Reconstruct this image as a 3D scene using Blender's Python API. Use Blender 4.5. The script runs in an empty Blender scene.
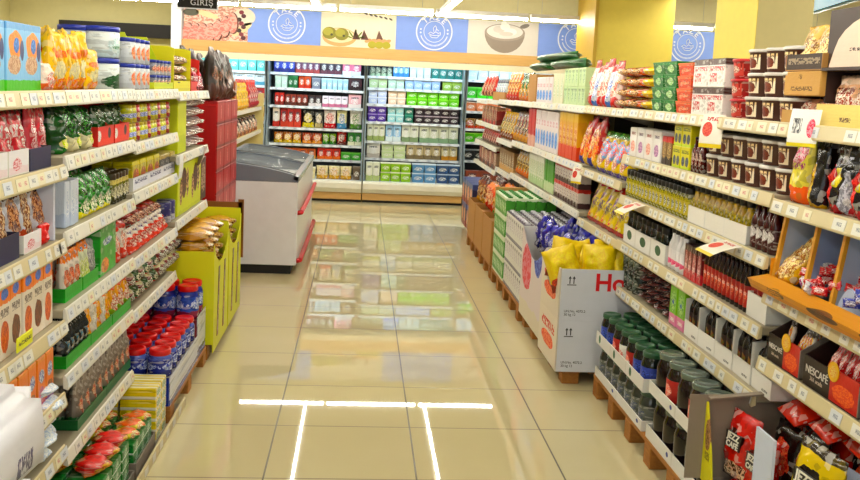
import bpy, bmesh, math, random
from mathutils import Vector, Matrix, noise
PI=math.pi
S=bpy.context.scene
COL=S.collection
# ------------------------------------------------------------------ camera solve
F=905.;PX,PY=430.,194.;H=1.674
AX=Vector((.996,.037,.079));
d=Vector((362-PX,84.5-PY,F)); d.normalize()
a_=Vector((362-PX,84.5-PY,F)); b_=Vector((1,.046,0)); t_=-(a_.dot(a_))/(a_.dot(b_))
AX=(a_+t_*b_).normalized()
if AX.x<0: AX=-AX
AY=d; AZ=AX.cross(AY)
def yof(u,X,z):
    """depth of the point of height z on the upright plane X=const that the picture column u passes through"""
    t=(u-PX)/F; dz=z-H
    return (X*AX.x+dz*AZ.x-t*(X*AX.z+dz*AZ.z))/(t*AY.z-AY.x)
cd=bpy.data.cameras.new('camera'); cam=bpy.data.objects.new('camera',cd); COL.objects.link(cam)
Rm=Matrix(((AX.x,-AX.y,-AX.z),(AY.x,-AY.y,-AY.z),(AZ.x,-AZ.y,-AZ.z)))
cam.matrix_world=Matrix.Translation((0,0,H))@Rm.to_4x4()
cd.sensor_width=36; cd.lens=F/860*36; cd.shift_y=-46/860; cd.clip_start=.05
S.camera=cam
# ------------------------------------------------------------------ node helpers
class NT:
    def __init__(s,name):
        s.m=bpy.data.materials.new(name); s.m.use_nodes=True
        s.n=s.m.node_tree.nodes; s.l=s.m.node_tree.links
        s.b=s.n['Principled BSDF']
    def put(s,sock,v):
        if isinstance(v,bpy.types.NodeSocket): s.l.new(v,sock)
        elif v is not None:
            if isinstance(v,(tuple,list)) and len(v)==3 and len(sock.default_value)==4: v=(*v,1)
            sock.default_value=v
    def math(s,op,a,b=None,c=None):
        q=s.n.new('ShaderNodeMath'); q.operation=op
        s.put(q.inputs[0],a)
        if b is not None: s.put(q.inputs[1],b)
        if c is not None: s.put(q.inputs[2],c)
        return q.outputs[0]
    def mix(s,f,a,b):
        q=s.n.new('ShaderNodeMix'); q.data_type='RGBA'
        s.put(q.inputs[0],f); s.put(q.inputs[6],a); s.put(q.inputs[7],b); return q.outputs[2]
    def coord(s,k='Generated'):
        q=s.n.new('ShaderNodeTexCoord'); sp=s.n.new('ShaderNodeSeparateXYZ'); s.l.new(q.outputs[k],sp.inputs[0])
        return q.outputs[k],sp.outputs[0],sp.outputs[1],sp.outputs[2]
    def scale(s,v,x,y,z,ox=0,oy=0,oz=0):
        q=s.n.new('ShaderNodeMapping'); s.l.new(v,q.inputs[0]); q.inputs['Scale'].default_value=(x,y,z); q.inputs['Location'].default_value=(ox,oy,oz); return q.outputs[0]
    def noise(s,v,sc=5,det=2,dist=0):
        q=s.n.new('ShaderNodeTexNoise'); s.l.new(v,q.inputs['Vector']); q.inputs['Scale'].default_value=sc; q.inputs['Detail'].default_value=det; q.inputs['Distortion'].default_value=dist; return q.outputs[0]
    def bump(s,h,st=.2,d=.01):
        q=s.n.new('ShaderNodeBump'); s.l.new(h,q.inputs['Height']); q.inputs['Strength'].default_value=st; q.inputs['Distance'].default_value=d; s.l.new(q.outputs[0],s.b.inputs['Normal'])
    def fin(s,col,rough=.4,metal=0,spec=.5,**k):
        s.put(s.b.inputs['Base Color'],col); s.put(s.b.inputs['Roughness'],rough); s.b.inputs['Metallic'].default_value=metal
        s.b.inputs['Specular IOR Level'].default_value=spec
        for a,v in k.items(): s.put(s.b.inputs[a.replace('_',' ')],v)
        return s.m
def rgb(h):
    if not isinstance(h,str): return h
    h=h.lstrip('#'); c=[int(h[i:i+2],16)/255 for i in (0,2,4)]
    q=[(x/12.92 if x<=.04045 else ((x+.055)/1.055)**2.4) for x in c]; L=.2126*q[0]+.7152*q[1]+.0722*q[2]
    return tuple(max(.001,min(.95,L+(v-L)*1.12))**1.13 for v in q)
MC={}
def plain(c,rough=.45,metal=0,spec=.5,**k):
    key=('p',c,rough,metal,spec,str(k))
    if key not in MC:
        t=NT('plain_'+str(c).strip('#'))
        co,x,y,z=t.coord('Object'); n=t.noise(co,14,3)
        cc=rgb(c); dk=tuple(v*.86 for v in cc)
        MC[key]=t.fin(t.mix(t.math('MULTIPLY',n,.7),cc,dk),rough,metal,spec,**k)
    return MC[key]
def glass(c='#ffffff',rough=.03,alpha=.25):
    key=('g',c,rough,alpha)
    if key not in MC:
        t=NT('clear_glass'); MC[key]=t.fin(rgb(c),rough,0,.6,Alpha=alpha)
    return MC[key]
def emis(c,st):
    key=('e',c,st)
    if key not in MC:
        t=NT('lamp_or_added_light'); MC[key]=t.fin((.9,.9,.9),.4,Emission_Color=rgb(c),Emission_Strength=st)
    return MC[key]
def pm(base,bot=None,top=None,blob=None,text=None,stripe=None,rough=.35,seed=0,zb=.3,zt=.8,bb=None,wob=.08,side=None):
    """printed packaging: base colour, lower band, upper band, picture blob (c1,c2,cx,cz,rx,rz), lines of small print [(colour,z0,z1,x0,x1)], stripe (colour,n)"""
    key=('m',base,bot,top,blob,str(text),stripe,rough,seed,zb,zt,str(bb),wob)
    if key in MC: return MC[key]
    t=NT('printed_pack_'+str(len(MC)))
    co,x,y,z=t.coord()
    c3=t.scale(co,1,1,1,seed*1.7,seed,seed*2.3)
    n=t.noise(c3,4,2); nb=t.math('SUBTRACT',n,.5)
    zz=t.math('MULTIPLY_ADD',nb,wob*2,z)
    col=rgb(base)
    if stripe:
        q=t.math('GREATER_THAN',t.math('FRACT',t.math('MULTIPLY',x if stripe[1]>0 else z,abs(stripe[1]))),.5)
        col=t.mix(q,col,rgb(stripe[0]))
    if bot: col=t.mix(t.math('LESS_THAN',zz,zb),col,rgb(bot))
    if top: col=t.mix(t.math('GREATER_THAN',zz,zt),col,rgb(top))
    for B in ([blob] if blob else [])+list(bb or []):
        c1,c2,cx,cz,rx,rz=B
        dx=t.math('DIVIDE',t.math('SUBTRACT',x,cx),rx); dz=t.math('DIVIDE',t.math('SUBTRACT',z,cz),rz)
        r=t.math('ADD',t.math('MULTIPLY',dx,dx),t.math('MULTIPLY',dz,dz))
        r=t.math('MULTIPLY_ADD',nb,1.2 if wob>0 else 0,r)
        m=t.math('LESS_THAN',r,1.)
        n2=t.noise(c3,16,3,1.); k=t.math('GREATER_THAN',n2,.5)
        col=t.mix(m,col,t.mix(k,rgb(c1),rgb(c2)))
    for T in (text or []):
        c,z0,z1,x0,x1=T
        m=t.math('MULTIPLY',t.math('MULTIPLY',t.math('GREATER_THAN',z,z0),t.math('LESS_THAN',z,z1)),t.math('MULTIPLY',t.math('GREATER_THAN',x,x0),t.math('LESS_THAN',x,x1)))
        g=t.noise(t.scale(co,26/(x1-x0)*.55,1,2.2/(z1-z0),seed+3,0,0),1.,1)
        m=t.math('MULTIPLY',m,t.math('GREATER_THAN',g,.47))
        col=t.mix(m,col,rgb(c))
    if rough<.32: # crinkled film print: mottled tones of the printed picture itself
        v=t.n.new('ShaderNodeTexVoronoi'); t.l.new(t.scale(co,9,2,12,seed*3.1,0,0),v.inputs['Vector']); v.inputs['Scale'].default_value=1.
        q=t.n.new('ShaderNodeSeparateColor'); t.l.new(v.outputs['Color'],q.inputs[0])
        col=t.mix(t.math('MULTIPLY',t.math('GREATER_THAN',q.outputs[0],.76),.38),col,tuple(c*.25 for c in rgb(base)))
        col=t.mix(t.math('MULTIPLY',t.math('GREATER_THAN',q.outputs[1],.86),.3),col,(.85,.82,.74))
    t.bump(t.noise(co,9,2),.15,.01)
    MC[key]=t.fin(col,rough,0,.5); return MC[key]
# ------------------------------------------------------------------ mesh helpers
class MB:
    def __init__(s): s.v=[];s.f=[];s.mi=[];s.sm=[];s.mats=[]
    def mat(s,m):
        if m not in s.mats: s.mats.append(m)
        return s.mats.index(m)
    def add(s,vs,fs,m,smooth=False):
        o=len(s.v); k=s.mat(m); s.v+=[tuple(v) for v in vs]
        for f in fs: s.f.append([o+i for i in f]); s.mi.append(k); s.sm.append(smooth)
        return s
    def box(s,x0,x1,y0,y1,z0,z1,m,bev=0):
        if bev<=0:
            vs=[(x,y,z) for x in (x0,x1) for y in (y0,y1) for z in (z0,z1)]
            return s.add(vs,[(0,1,3,2),(4,6,7,5),(0,4,5,1),(2,3,7,6),(0,2,6,4),(1,5,7,3)],m)
        b=bmesh.new(); r=bmesh.ops.create_cube(b,size=1)
        for v in b.verts: v.co=Vector(((x0+x1)/2+v.co.x*(x1-x0),(y0+y1)/2+v.co.y*(y1-y0),(z0+z1)/2+v.co.z*(z1-z0)))
        bmesh.ops.bevel(b,geom=b.edges[:],offset=bev,segments=1,affect='EDGES')
        b.verts.index_update(); s.add([v.co[:] for v in b.verts],[[v.index for v in f.verts] for f in b.faces],m); b.free(); return s
    def lathe(s,prof,m,seg=16,cx=0,cy=0,cz=0,smooth=True,sq=1.):
        vs=[];fs=[];n=len(prof)
        for r,z in prof:
            for k in range(seg):
                a=2*PI*k/seg; vs.append((cx+r*math.cos(a),cy+r*math.sin(a)*sq,cz+z))
        for i in range(n-1):
            for k in range(seg):
                k2=(k+1)%seg; fs.append((i*seg+k,i*seg+k2,(i+1)*seg+k2,(i+1)*seg+k))
        fs.append(tuple(range(seg-1,-1,-1))); fs.append(tuple((n-1)*seg+k for k in range(seg)))
        return s.add(vs,fs,m,smooth)
    def prism(s,poly,axis,a,b,m,smooth=False):
        """poly in the two other axes; extruded along axis from a to b"""
        def P(p,t):
            if axis=='x': return (t,p[0],p[1])
            if axis=='y': return (p[0],t,p[1])
            return (p[0],p[1],t)
        n=len(poly); vs=[P(p,a) for p in poly]+[P(p,b) for p in poly]
        fs=[tuple(range(n)),tuple(range(2*n-1,n-1,-1))]+[(i,n+i,n+(i+1)%n,(i+1)%n) for i in range(n)]
        return s.add(vs,fs,m,smooth)
    def tube(s,p,r,m,seg=8):
        vs=[];fs=[];p=[Vector(q) for q in p]
        for i,q in enumerate(p):
            t=(p[min(i+1,len(p)-1)]-p[max(i-1,0)]).normalized()
            u=t.orthogonal().normalized(); w=t.cross(u)
            for k in range(seg):
                a=2*PI*k/seg; vs.append(q+u*r*math.cos(a)+w*r*math.sin(a))
        for i in range(len(p)-1):
            for k in range(seg): fs.append((i*seg+k,i*seg+(k+1)%seg,(i+1)*seg+(k+1)%seg,(i+1)*seg+k))
        fs.append(tuple(range(seg))); fs.append(tuple((len(p)-1)*seg+k for k in range(seg)))
        return s.add(vs,fs,m,True)
    def mesh(s,name):
        me=bpy.data.meshes.new(name); me.from_pydata(s.v,[],s.f)
        for m in s.mats: me.materials.append(m)
        me.polygons.foreach_set('material_index',s.mi); me.polygons.foreach_set('use_smooth',s.sm)
        b=bmesh.new(); b.from_mesh(me); bmesh.ops.recalc_face_normals(b,faces=b.faces[:]); b.to_mesh(me); b.free()
        me.update(); return me
def link(name,data,parent=None,loc=None):
    o=bpy.data.objects.new(name,data); COL.objects.link(o)
    if parent: o.parent=parent
    if loc: o.location=loc
    return o
def tag(o,label,cat,group=None,kind=None):
    if kind: o['kind']=kind
    else:
        n=len(label.split())
        if not 4<=n<=16: print('LABEL LENGTH',n,label)
        o['label']=label; o['category']=cat
        if group: o['group']=group
    return o
def struct(name,mb): o=link(name,mb.mesh(name)); o['kind']='structure'; return o
def empty(name,loc=(0,0,0)):
    o=link(name,None,None,loc); o.empty_display_size=.05; return o
# a proto: (kind name, [ (part name, mesh, [ (sub name, mesh) ]) ], (w,d,h))
def place(pr,label,cat,group,loc,rz=0,tilt=0,roll=0):
    nm,parts,dim=pr
    if len(parts)==1 and not parts[0][2]: o=link(nm,parts[0][1])
    else:
        o=link(nm,None); o.empty_display_size=.03
        for pn,me,subs in parts:
            c=link(pn,me,o)
            for sn,sme in subs: link(sn,sme,c)
    o.matrix_world=Matrix.Translation(loc)@Matrix.Rotation(rz,4,'Z')@Matrix.Rotation(tilt,4,'X')@Matrix.Rotation(roll,4,'Y')
    return tag(o,label,cat,group)
# ------------------------------------------------------------------ product shapes: front faces -Y, origin at bottom centre of the FRONT face
def carton(name,w,d,h,m,side=None,cap=None,bev=.003):
    b=MB().box(-w/2,w/2,0,d,0,h,m,bev); parts=[('carton_body',b.mesh(name),[])]
    if cap: parts.append(('cap',MB().lathe([(min(.02,w*.36),0),(min(.02,w*.36),.012),(min(.017,w*.3),.014)],plain(cap),10,0,d*.5,h-.002).mesh('cap'),[]))
    return (name,parts,(w,d,h))
def pouch(name,w,d,h,m,stand=True,seed=1,zig=True,wr=.006,neck=1.):
    rnd=random.Random(seed); nx,nz=10,14; vs=[];fs=[]
    def th(u,v):
        e=max(0,1-abs(2*u-1)**2.6)**.55
        if stand: p=(1-v**2.2)*.95+.02; p*=min(1,.55+v*5)
        else: p=math.sin(PI*min(1,max(0,v)))**.55
        return max(.0015,d/2*e*p)
    def width(v):
        k=1-.05*math.sin(PI*v)
        if neck<1: k*=1-(1-neck)*max(0,(v-.6)/.4)
        return k
    for sgn in (-1,1):
        for j in range(nz+1):
            v=j/nz
            for i in range(nx+1):
                u=i/nx; q=noise.noise(Vector((u*5+seed,v*6,seed*.7+sgn)))*wr*2.2
                if 0.02<v<.98 and 0<i<nx: q+= (rnd.random()-.5)*wr*.35
                zz=v*h+ (noise.noise(Vector((u*4,seed,v)))*h*.02 if v>.5 else 0)
                if j==nz and zig: zz+=(.5 if i%2 else -.5)*h*.012
                vs.append(((u-.5)*w*width(v),d/2+sgn*(th(u,v)+max(-.5*th(u,v),q if th(u,v)>.003 else 0)),zz))
    N=(nx+1)*(nz+1)
    for s_ in (0,1):
        for j in range(nz):
            for i in range(nx):
                a=s_*N+j*(nx+1)+i; q=(a,a+1,a+nx+2,a+nx+1); fs.append(q if s_==0 else q[::-1])
    for j in range(nz):
        for i in (0,nx):
            a=j*(nx+1)+i; q=(a,a+nx+1,N+a+nx+1,N+a); fs.append(q)
    for i in range(nx):
        fs.append((i,N+i,N+i+1,i+1)); a=nz*(nx+1)+i; fs.append((a,a+1,N+a+1,N+a))
    b=MB().add(vs,fs,m,True)
    return (name,[('bag',b.mesh(name),[])],(w,d,h))
def jar(name,r,h,body,lid,label=None,lidh=.18,seg=18,shoulder=.8,content=None):
    hl=h*(1-lidh); z=hl
    b=MB().lathe([(r*.82,0),(r*.97,h*.03),(r,h*.1),(r,hl*shoulder*.93),(r*.96,hl*shoulder),(r*.84,hl*.97),(r*.8,hl)],body,seg,0,r)
    parts=[('jar_body',b.mesh('jar_body'),[])]
    if label:
        parts.append(('label',MB().lathe([(r*1.004,h*.14),(r*1.012,h*.15),(r*1.012,hl*shoulder*.86),(r*1.004,hl*shoulder*.87)],label,seg,0,r).mesh('label'),[]))
    q=MB(); R=r*.9
    q.lathe([(R*.97,hl-.001),(R,hl+.002),(R,h-.006),(R*.95,h-.001),(R*.8,h-.0005),(R*.74,h-.004)],lid,seg,0,r)
    parts.append(('lid',q.mesh('lid'),[])); return (name,parts,(2*r,2*r,h))
def bottle(name,r,h,body,cap,label=None,seg=14,sh=.55,neck=.35,caph=.07):
    b=MB().lathe([(r*.85,0),(r,h*.02),(r,h*sh),(r*.93,h*(sh+.06)),(r*.6,h*(sh+.16)),(r*neck,h*(sh+.25)),(r*neck,h*(1-caph))],body,seg,0,r)
    parts=[('bottle_body',b.mesh('bottle_body'),[])]
    if label: parts.append(('label',MB().lathe([(r*1.005,h*.1),(r*1.015,h*.105),(r*1.015,h*sh*.88),(r*1.005,h*sh*.885)],label,seg,0,r).mesh('label'),[]))
    parts.append(('cap',MB().lathe([(r*neck*1.15,h*(1-caph)),(r*neck*1.18,h*.995),(r*neck,h)],cap,seg,0,r).mesh('cap'),[]))
    return (name,parts,(2*r,2*r,h))
def can(name,r,h,body,top,lidh=0,seg=18):
    b=MB().lathe([(r*.94,0),(r,.004),(r,h-.004-lidh),(r*.96,h-lidh)],body,seg,0,r)
    lh=max(lidh,.006)
    q=MB().lathe([(r*1.02,h-lh),(r*1.02,h-.002),(r*.95,h),(r*.93,h-.003)],top,seg,0,r)
    return (name,[('can_body',b.mesh('can_body'),[]),('lid',q.mesh('lid'),[])],(2*r,2*r,h))
def cup(name,r,h,body,lid,label=None,seg=18):
    b=MB().lathe([(r*.84,0),(r*.86,.003),(r*.97,h*.86),(r,h*.88)],body,seg,0,r)
    q=MB().lathe([(r*1.02,h*.86),(r*1.03,h*.88),(r*1.03,h*.97),(r*.97,h),(r*.8,h),(r*.77,h*.985)],lid,seg,0,r)
    parts=[('cup_body',b.mesh('cup_body'),[]),('lid',q.mesh('lid'),[])]
    if label:
        vs=[];fs=[];n=5
        for j in (0,1):
            for i in range(n+1):
                a=-PI/2+(i/n-.5)*1.4; zz=h*(.14+.62*j); rr=r*(.86+.11*(zz/h))*1.012
                vs.append((rr*math.cos(a),r+rr*math.sin(a),zz))
        for i in range(n): fs.append((i,i+1,n+2+i,n+1+i))
        # thickness
        N=len(vs); vs+=[(v[0]*.985,r+(v[1]-r)*.985,v[2]) for v in vs]; fs+=[tuple(N+k for k in f[::-1]) for f in fs]
        parts.append(('label',MB().add(vs,fs,label,True).mesh('label'),[]))
    return (name,parts,(2*r,2*r,h))
def tray(name,w,d,h,m,front=.4,t=.004,back=1.,scoop=False,panel=None,back_m=None,full=False):
    """open display case with a low front"""
    b=MB(); hf=h*front; hb=h*back
    b.box(-w/2,w/2,0,d,0,t,m)
    side=[(0,0),(d,0),(d,hb),(d*.55,hb),(d*.12,hf),(0,hf)] if hb>hf*1.1 else [(0,0),(d,0),(d,hb),(0,hf)]
    if full: side=[(0,0),(d,0),(d,hb),(.035,hb),(.0,hb*.96)]
    b.prism(side,'x',-w/2,-w/2+t,m); b.prism(side,'x',w/2-t,w/2,m)
    b.box(-w/2+t,w/2-t,d-t,d,t,hb,back_m or m)
    parts=[('case_body',b.mesh('case_body'),[])]
    fr=MB()
    if scoop:
        n=10; poly=[(-w/2+t,0)]+[(w/2-t,0)]+[(w/2-t,hf)]+[((.5-i/n)*(w-2*t)*.999,hf*(1-.5*math.sin(PI*i/n))) for i in range(1,n)]+[(-w/2+t,hf)]
        fr.prism(poly,'y',0,t,panel or m)
    else: fr.box(-w/2+t,w/2-t,0,t,t,hf,panel or m)
    parts.append(('front_panel',fr.mesh('front_panel'),[]))
    return (name,parts,(w,d,h))
def tub(name,w,d,h,m,lid):
    b=MB()
    k=.9; vs=[(-w/2*k,d/2-d/2*k,0),(w/2*k,d/2-d/2*k,0),(w/2*k,d/2+d/2*k,0),(-w/2*k,d/2+d/2*k,0),(-w/2,0,h*.88),(w/2,0,h*.88),(w/2,d,h*.88),(-w/2,d,h*.88)]
    b.add(vs,[(3,2,1,0),(4,5,6,7),(0,1,5,4),(1,2,6,5),(2,3,7,6),(3,0,4,7)],m)
    q=MB().box(-w/2*1.03,w/2*1.03,-d*.015,d*1.015,h*.88,h,lid,.002)
    return (name,[('tub_body',b.mesh('tub_body'),[]),('lid',q.mesh('lid'),[])],(w,d,h))
def wedge(name,w,d,h,m):
    b=MB().prism([(0,0),(d,0),(d*.6,h),(d*.4,h)],'x',-w/2,w/2,m); return (name,[('pack',b.mesh(name),[])],(w,d,h))
ORD=['nearest','second','third','fourth','fifth','sixth','seventh','eighth','ninth','tenth','eleventh','twelfth','thirteenth','fourteenth','fifteenth','sixteenth','seventeenth','eighteenth']
def ordn(i,n,side=None):
    if n==1: return ''
    if side=='x':
        if i==0: return 'leftmost'
        if i==n-1: return 'rightmost'
        return ORD[i]+' from left'
    if i==0: return 'nearest'
    if i==n-1: return 'farthest'
    return ORD[i]+' nearest'
def layer(k,n):
    if n==1: return ''
    if n==2: return ['bottom layer','top layer'][k]
    if n==3: return ['bottom layer','middle layer','top layer'][k]
    return 'bottom layer' if k==0 else 'top layer' if k==n-1 else ORD[k]+' layer up'
def rowk(k,n):
    return '' if n==1 else ['front row','back row'][k] if n==2 else ('front row' if k==0 else 'back row' if k==n-1 else ORD[k]+' row back')
LEVELS={'r':[],'l':[]}
def snap(side,y,z):
    for y0,y1,lv in LEVELS[side]:
        if y0<=y<=y1:
            L=min(lv,key=lambda q:abs(q-.005-z)); dl_=L-.005-z
            if .0065<abs(dl_)<.05: return z+dl_
    return z
def fill(side,y0,y1,z,mk,n,st=1,dp=1,lab='',cat='',grp=None,xf=None,jit=.004,tilt=0,gap=.004,zstep=None,dgap=.004,rzj=.03,seed=0,roll=0):
    """products standing side by side along a shelf; mk(w) builds one for its slot width; several makers alternate"""
    rnd=random.Random(seed+int(abs(y0)*1000)+int(z*77)); ya,yb=min(y0,y1),max(y0,y1); sl=(yb-ya)/n
    mks=mk if isinstance(mk,list) else [mk]; prs=[m(sl-gap) for m in mks]
    labs=lab if isinstance(lab,list) else [lab]*len(prs)
    z=snap(side,(ya+yb)/2,z)
    if xf is None: xf=1.525 if side=='r' else -1.025
    sx=1 if side=='r' else -1; rz=-PI/2 if side=='r' else PI/2
    tot=n*st*dp
    for i in range(n):
        pi=i%len(prs); pr=prs[pi]; w,dd,h=pr[2]; y=ya+sl*(i+.5)
        for k in range(st):
            for e in range(dp):
                suf=' '.join(q for q in [ordn(i,n),layer(k,st),rowk(e,dp)] if q)
                L=labs[pi]+(', '+suf if suf else '')
                x=xf+sx*(e*(dd+dgap)+rnd.random()*jit)
                place(pr,L,cat,(grp or labs[0]) if tot>1 else None,(x,y,z+k*(zstep or h+.001)),rz+(rnd.random()-.5)*2*rzj,tilt,roll)
def row(side,u0,u1,z,mk,n,st=1,dp=1,lab='',cat='',grp=None,xf=None,**k):
    X=(1.525 if side=='r' else -1.025) if xf is None else xf
    fill(side,yof(u0,X,z),yof(u1,X,z),z,mk,n,st,dp,lab,cat,grp,X,**k)
def lettering(s,size,m,parent,mat4,ext=.0008,align='CENTER',name='lettering',bold=False):
    c=bpy.data.curves.new(name,'FONT'); c.body=s; c.size=size; c.extrude=ext; c.align_x=align; c.align_y='CENTER'
    if bold: c.offset=size*.025
    o=bpy.data.objects.new(name,c); COL.objects.link(o); dg=bpy.context.evaluated_depsgraph_get(); dg.update()
    me=bpy.data.meshes.new_from_object(o.evaluated_get(dg)); bpy.data.objects.remove(o); bpy.data.curves.remove(c)
    me.materials.clear(); me.materials.append(m); q=link(name,me,parent); q.matrix_local=mat4; return q
def face_mat(x,y,z,rz=0): # text lying in the XZ plane facing -Y
    return Matrix.Translation((x,y,z))@Matrix.Rotation(rz,4,'Z')@Matrix.Rotation(PI/2,4,'X')
# ================================================================== the room
t=NT('glossy_floor_tiles'); co,x,y,z=t.coord('Object')
def joint(c,off,per,wd):
    f=t.math('FRACT',t.math('DIVIDE',t.math('SUBTRACT',c,off-50*per),per)); e=t.math('MINIMUM',f,t.math('SUBTRACT',1.,f))
    return t.math('LESS_THAN',e,wd/per/2)
jl=joint(x,.296,.653,.008); jt=joint(y,4.305,.6,.009)
ix=t.math('FLOOR',t.math('DIVIDE',t.math('SUBTRACT',x,.296-50*.653),.653)); iy=t.math('FLOOR',t.math('DIVIDE',t.math('SUBTRACT',y,4.305-30.),.6))
h_=t.math('FRACT',t.math('MULTIPLY',t.math('SINE',t.math('ADD',t.math('MULTIPLY',ix,12.9),t.math('MULTIPLY',iy,78.2))),43758.5))
n=t.noise(co,2.2,4,.4); n2=t.noise(co,30,2)
c=t.mix(t.math('MULTIPLY_ADD',n,.8,-.1),rgb('#dad0ae'),rgb('#ccc19c'))
c=t.mix(t.math('MULTIPLY',h_,.22),c,rgb('#e5dbbe'))
c=t.mix(t.math('MULTIPLY',jt,.8),c,rgb('#5f4a30')); c=t.mix(t.math('MULTIPLY',jl,.9),c,rgb('#3a2a1a'))
t.bump(t.math('ADD',t.math('MULTIPLY',t.noise(co,1.7,1),.25),t.math('MULTIPLY',t.math('MAXIMUM',jl,jt),-.05)),.02,.02)
FLOOR=t.fin(c,t.math('MULTIPLY_ADD',t.math('MAXIMUM',jl,jt),.4,t.math('MULTIPLY_ADD',n2,.012,.012)),0,.6,Coat_Weight=.2,Coat_Roughness=.01)
struct('floor',MB().box(-6,8,-3,16.2,-.1,0,FLOOR))
WALL=plain('#dfd6a4',.7); CEIL=plain('#a99a5c',.8)
struct('ceiling',MB().box(-6,8,-3,16.2,3.35,3.45,CEIL))
struct('wall_left',MB().box(-6.1,-6,-3,16.2,0,3.35,WALL))
struct('wall_right',MB().box(8,8.1,-3,16.2,0,3.35,WALL))
wr_=MB().box(-6,8,-3.1,-3,0,.7,WALL).box(-6,8,-3.1,-3,2.9,3.35,WALL).box(-6,-4,-3.1,-3,.7,2.9,WALL).box(5,8,-3.1,-3,.7,2.9,WALL); struct('wall_rear',wr_)
# unseen shop windows added behind the camera to let the fill light in
for i in range(3):
    x0=-4+3*i; wm=MB().box(x0,x0+3,-3.08,-3.02,.7,.76,plain('#d8dadc',.4)).box(x0,x0+3,-3.08,-3.02,2.84,2.9,plain('#d8dadc',.4)).box(x0,x0+.05,-3.08,-3.02,.76,2.84,plain('#d8dadc',.4)).box(x0+2.95,x0+3,-3.08,-3.02,.76,2.84,plain('#d8dadc',.4))
    struct('added_window_%d'%(i+1),wm.box(x0+.05,x0+2.95,-3.055,-3.045,.76,2.84,glass('#ffffff',.02,.12)))
struct('wall_front',MB().box(-2.72,8,13.86,13.98,0,3.35,WALL))
struct('wall_recess',MB().box(-6,-2.6,16.1,16.2,0,3.35,WALL))
struct('wall_return',MB().box(-2.72,-2.6,13.98,16.1,0,3.35,WALL))
# white post at the corner of the chiller wall, dark rail on recess wall
WH=plain('#f4f2ee',.4); 
struct('trim_1',MB().box(-2.64,-2.5,12.83,13.86,0,3.35,plain('#e9ecf6',.35)))
struct('trim_2',MB().box(-5.15,-2.73,15.98,16.1,2.3,2.53,plain('#26221f',.5)))
# columns
YEL=plain('#fbe27c',.6)
struct('wall_column_far',MB().box(2.83,3.78,11.0,11.9,0,3.35,YEL))
cm=MB().box(2.85,3.27,6.5,7.28,0,3.35,plain('#f2e4ae',.6)); cm.box(2.846,2.85,6.5,7.28,0,3.35,YEL); struct('wall_column_near',cm)  # paler front, yellow left side: the faces' uneven lighting put into the colours
struct('trim_3',MB().box(2.79,2.83,10.98,11.9,0,3.35,plain('#d8b85a',.5)))
# fascia above the chillers
WD=NT('pale_wood'); co,x,y,z=WD.coord('Object'); g=WD.noise(WD.scale(co,1.2,8,14),3,4,.5)
WOOD=WD.fin(WD.mix(g,rgb('#e0bd86'),rgb('#cfa56c')),.35)
fb=MB().box(-2.5,8,12.86,12.93,2.035,2.185,WOOD); fb.box(-2.5,8,12.93,13.86,2.1,2.185,WOOD); struct('trim_4',fb)
struct('trim_5',MB().box(-2.5,8,12.845,12.95,1.945,2.03,plain('#f6ecd2',.4)))
struct('trim_6',MB().box(-2.5,8,12.99,13.86,2.19,3.35,plain('#d9cfa6',.6)))
# ---------------------------------------------------------------- banners over the chillers
BLUE=plain('#8ba6ea',.45); PW=plain('#eef0fa',.5)
def ring(r0,r1,m,y=-.004,seg=48,cz=0,cx=0,th=.002):
    b=MB(); vs=[];fs=[]
    for k in range(seg):
        a=2*PI*k/seg
        for r,yy in ((r0,y),(r1,y),(r1,y-th),(r0,y-th)): vs.append((cx+r*math.cos(a),yy,cz+r*math.sin(a)))
    for k in range(seg):
        q=(k+1)%seg
        for e in range(4): fs.append((k*4+e,k*4+(e+1)%4,q*4+(e+1)%4,q*4+e))
    return b.add(vs,fs,m)
def disc(b,cx,cz,rx,rz,m,y=-.006,seg=20,rot=0,th=.002,top=None):
    poly=[]
    for k in range(seg):
        a=2*PI*k/seg; px,pz=rx*math.cos(a),rz*math.sin(a)
        if top is not None: pz=min(pz,top)
        poly.append((cx+px*math.cos(rot)-pz*math.sin(rot),cz+px*math.sin(rot)+pz*math.cos(rot)))
    return b.prism(poly,'y',y-th,y,m)
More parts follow.
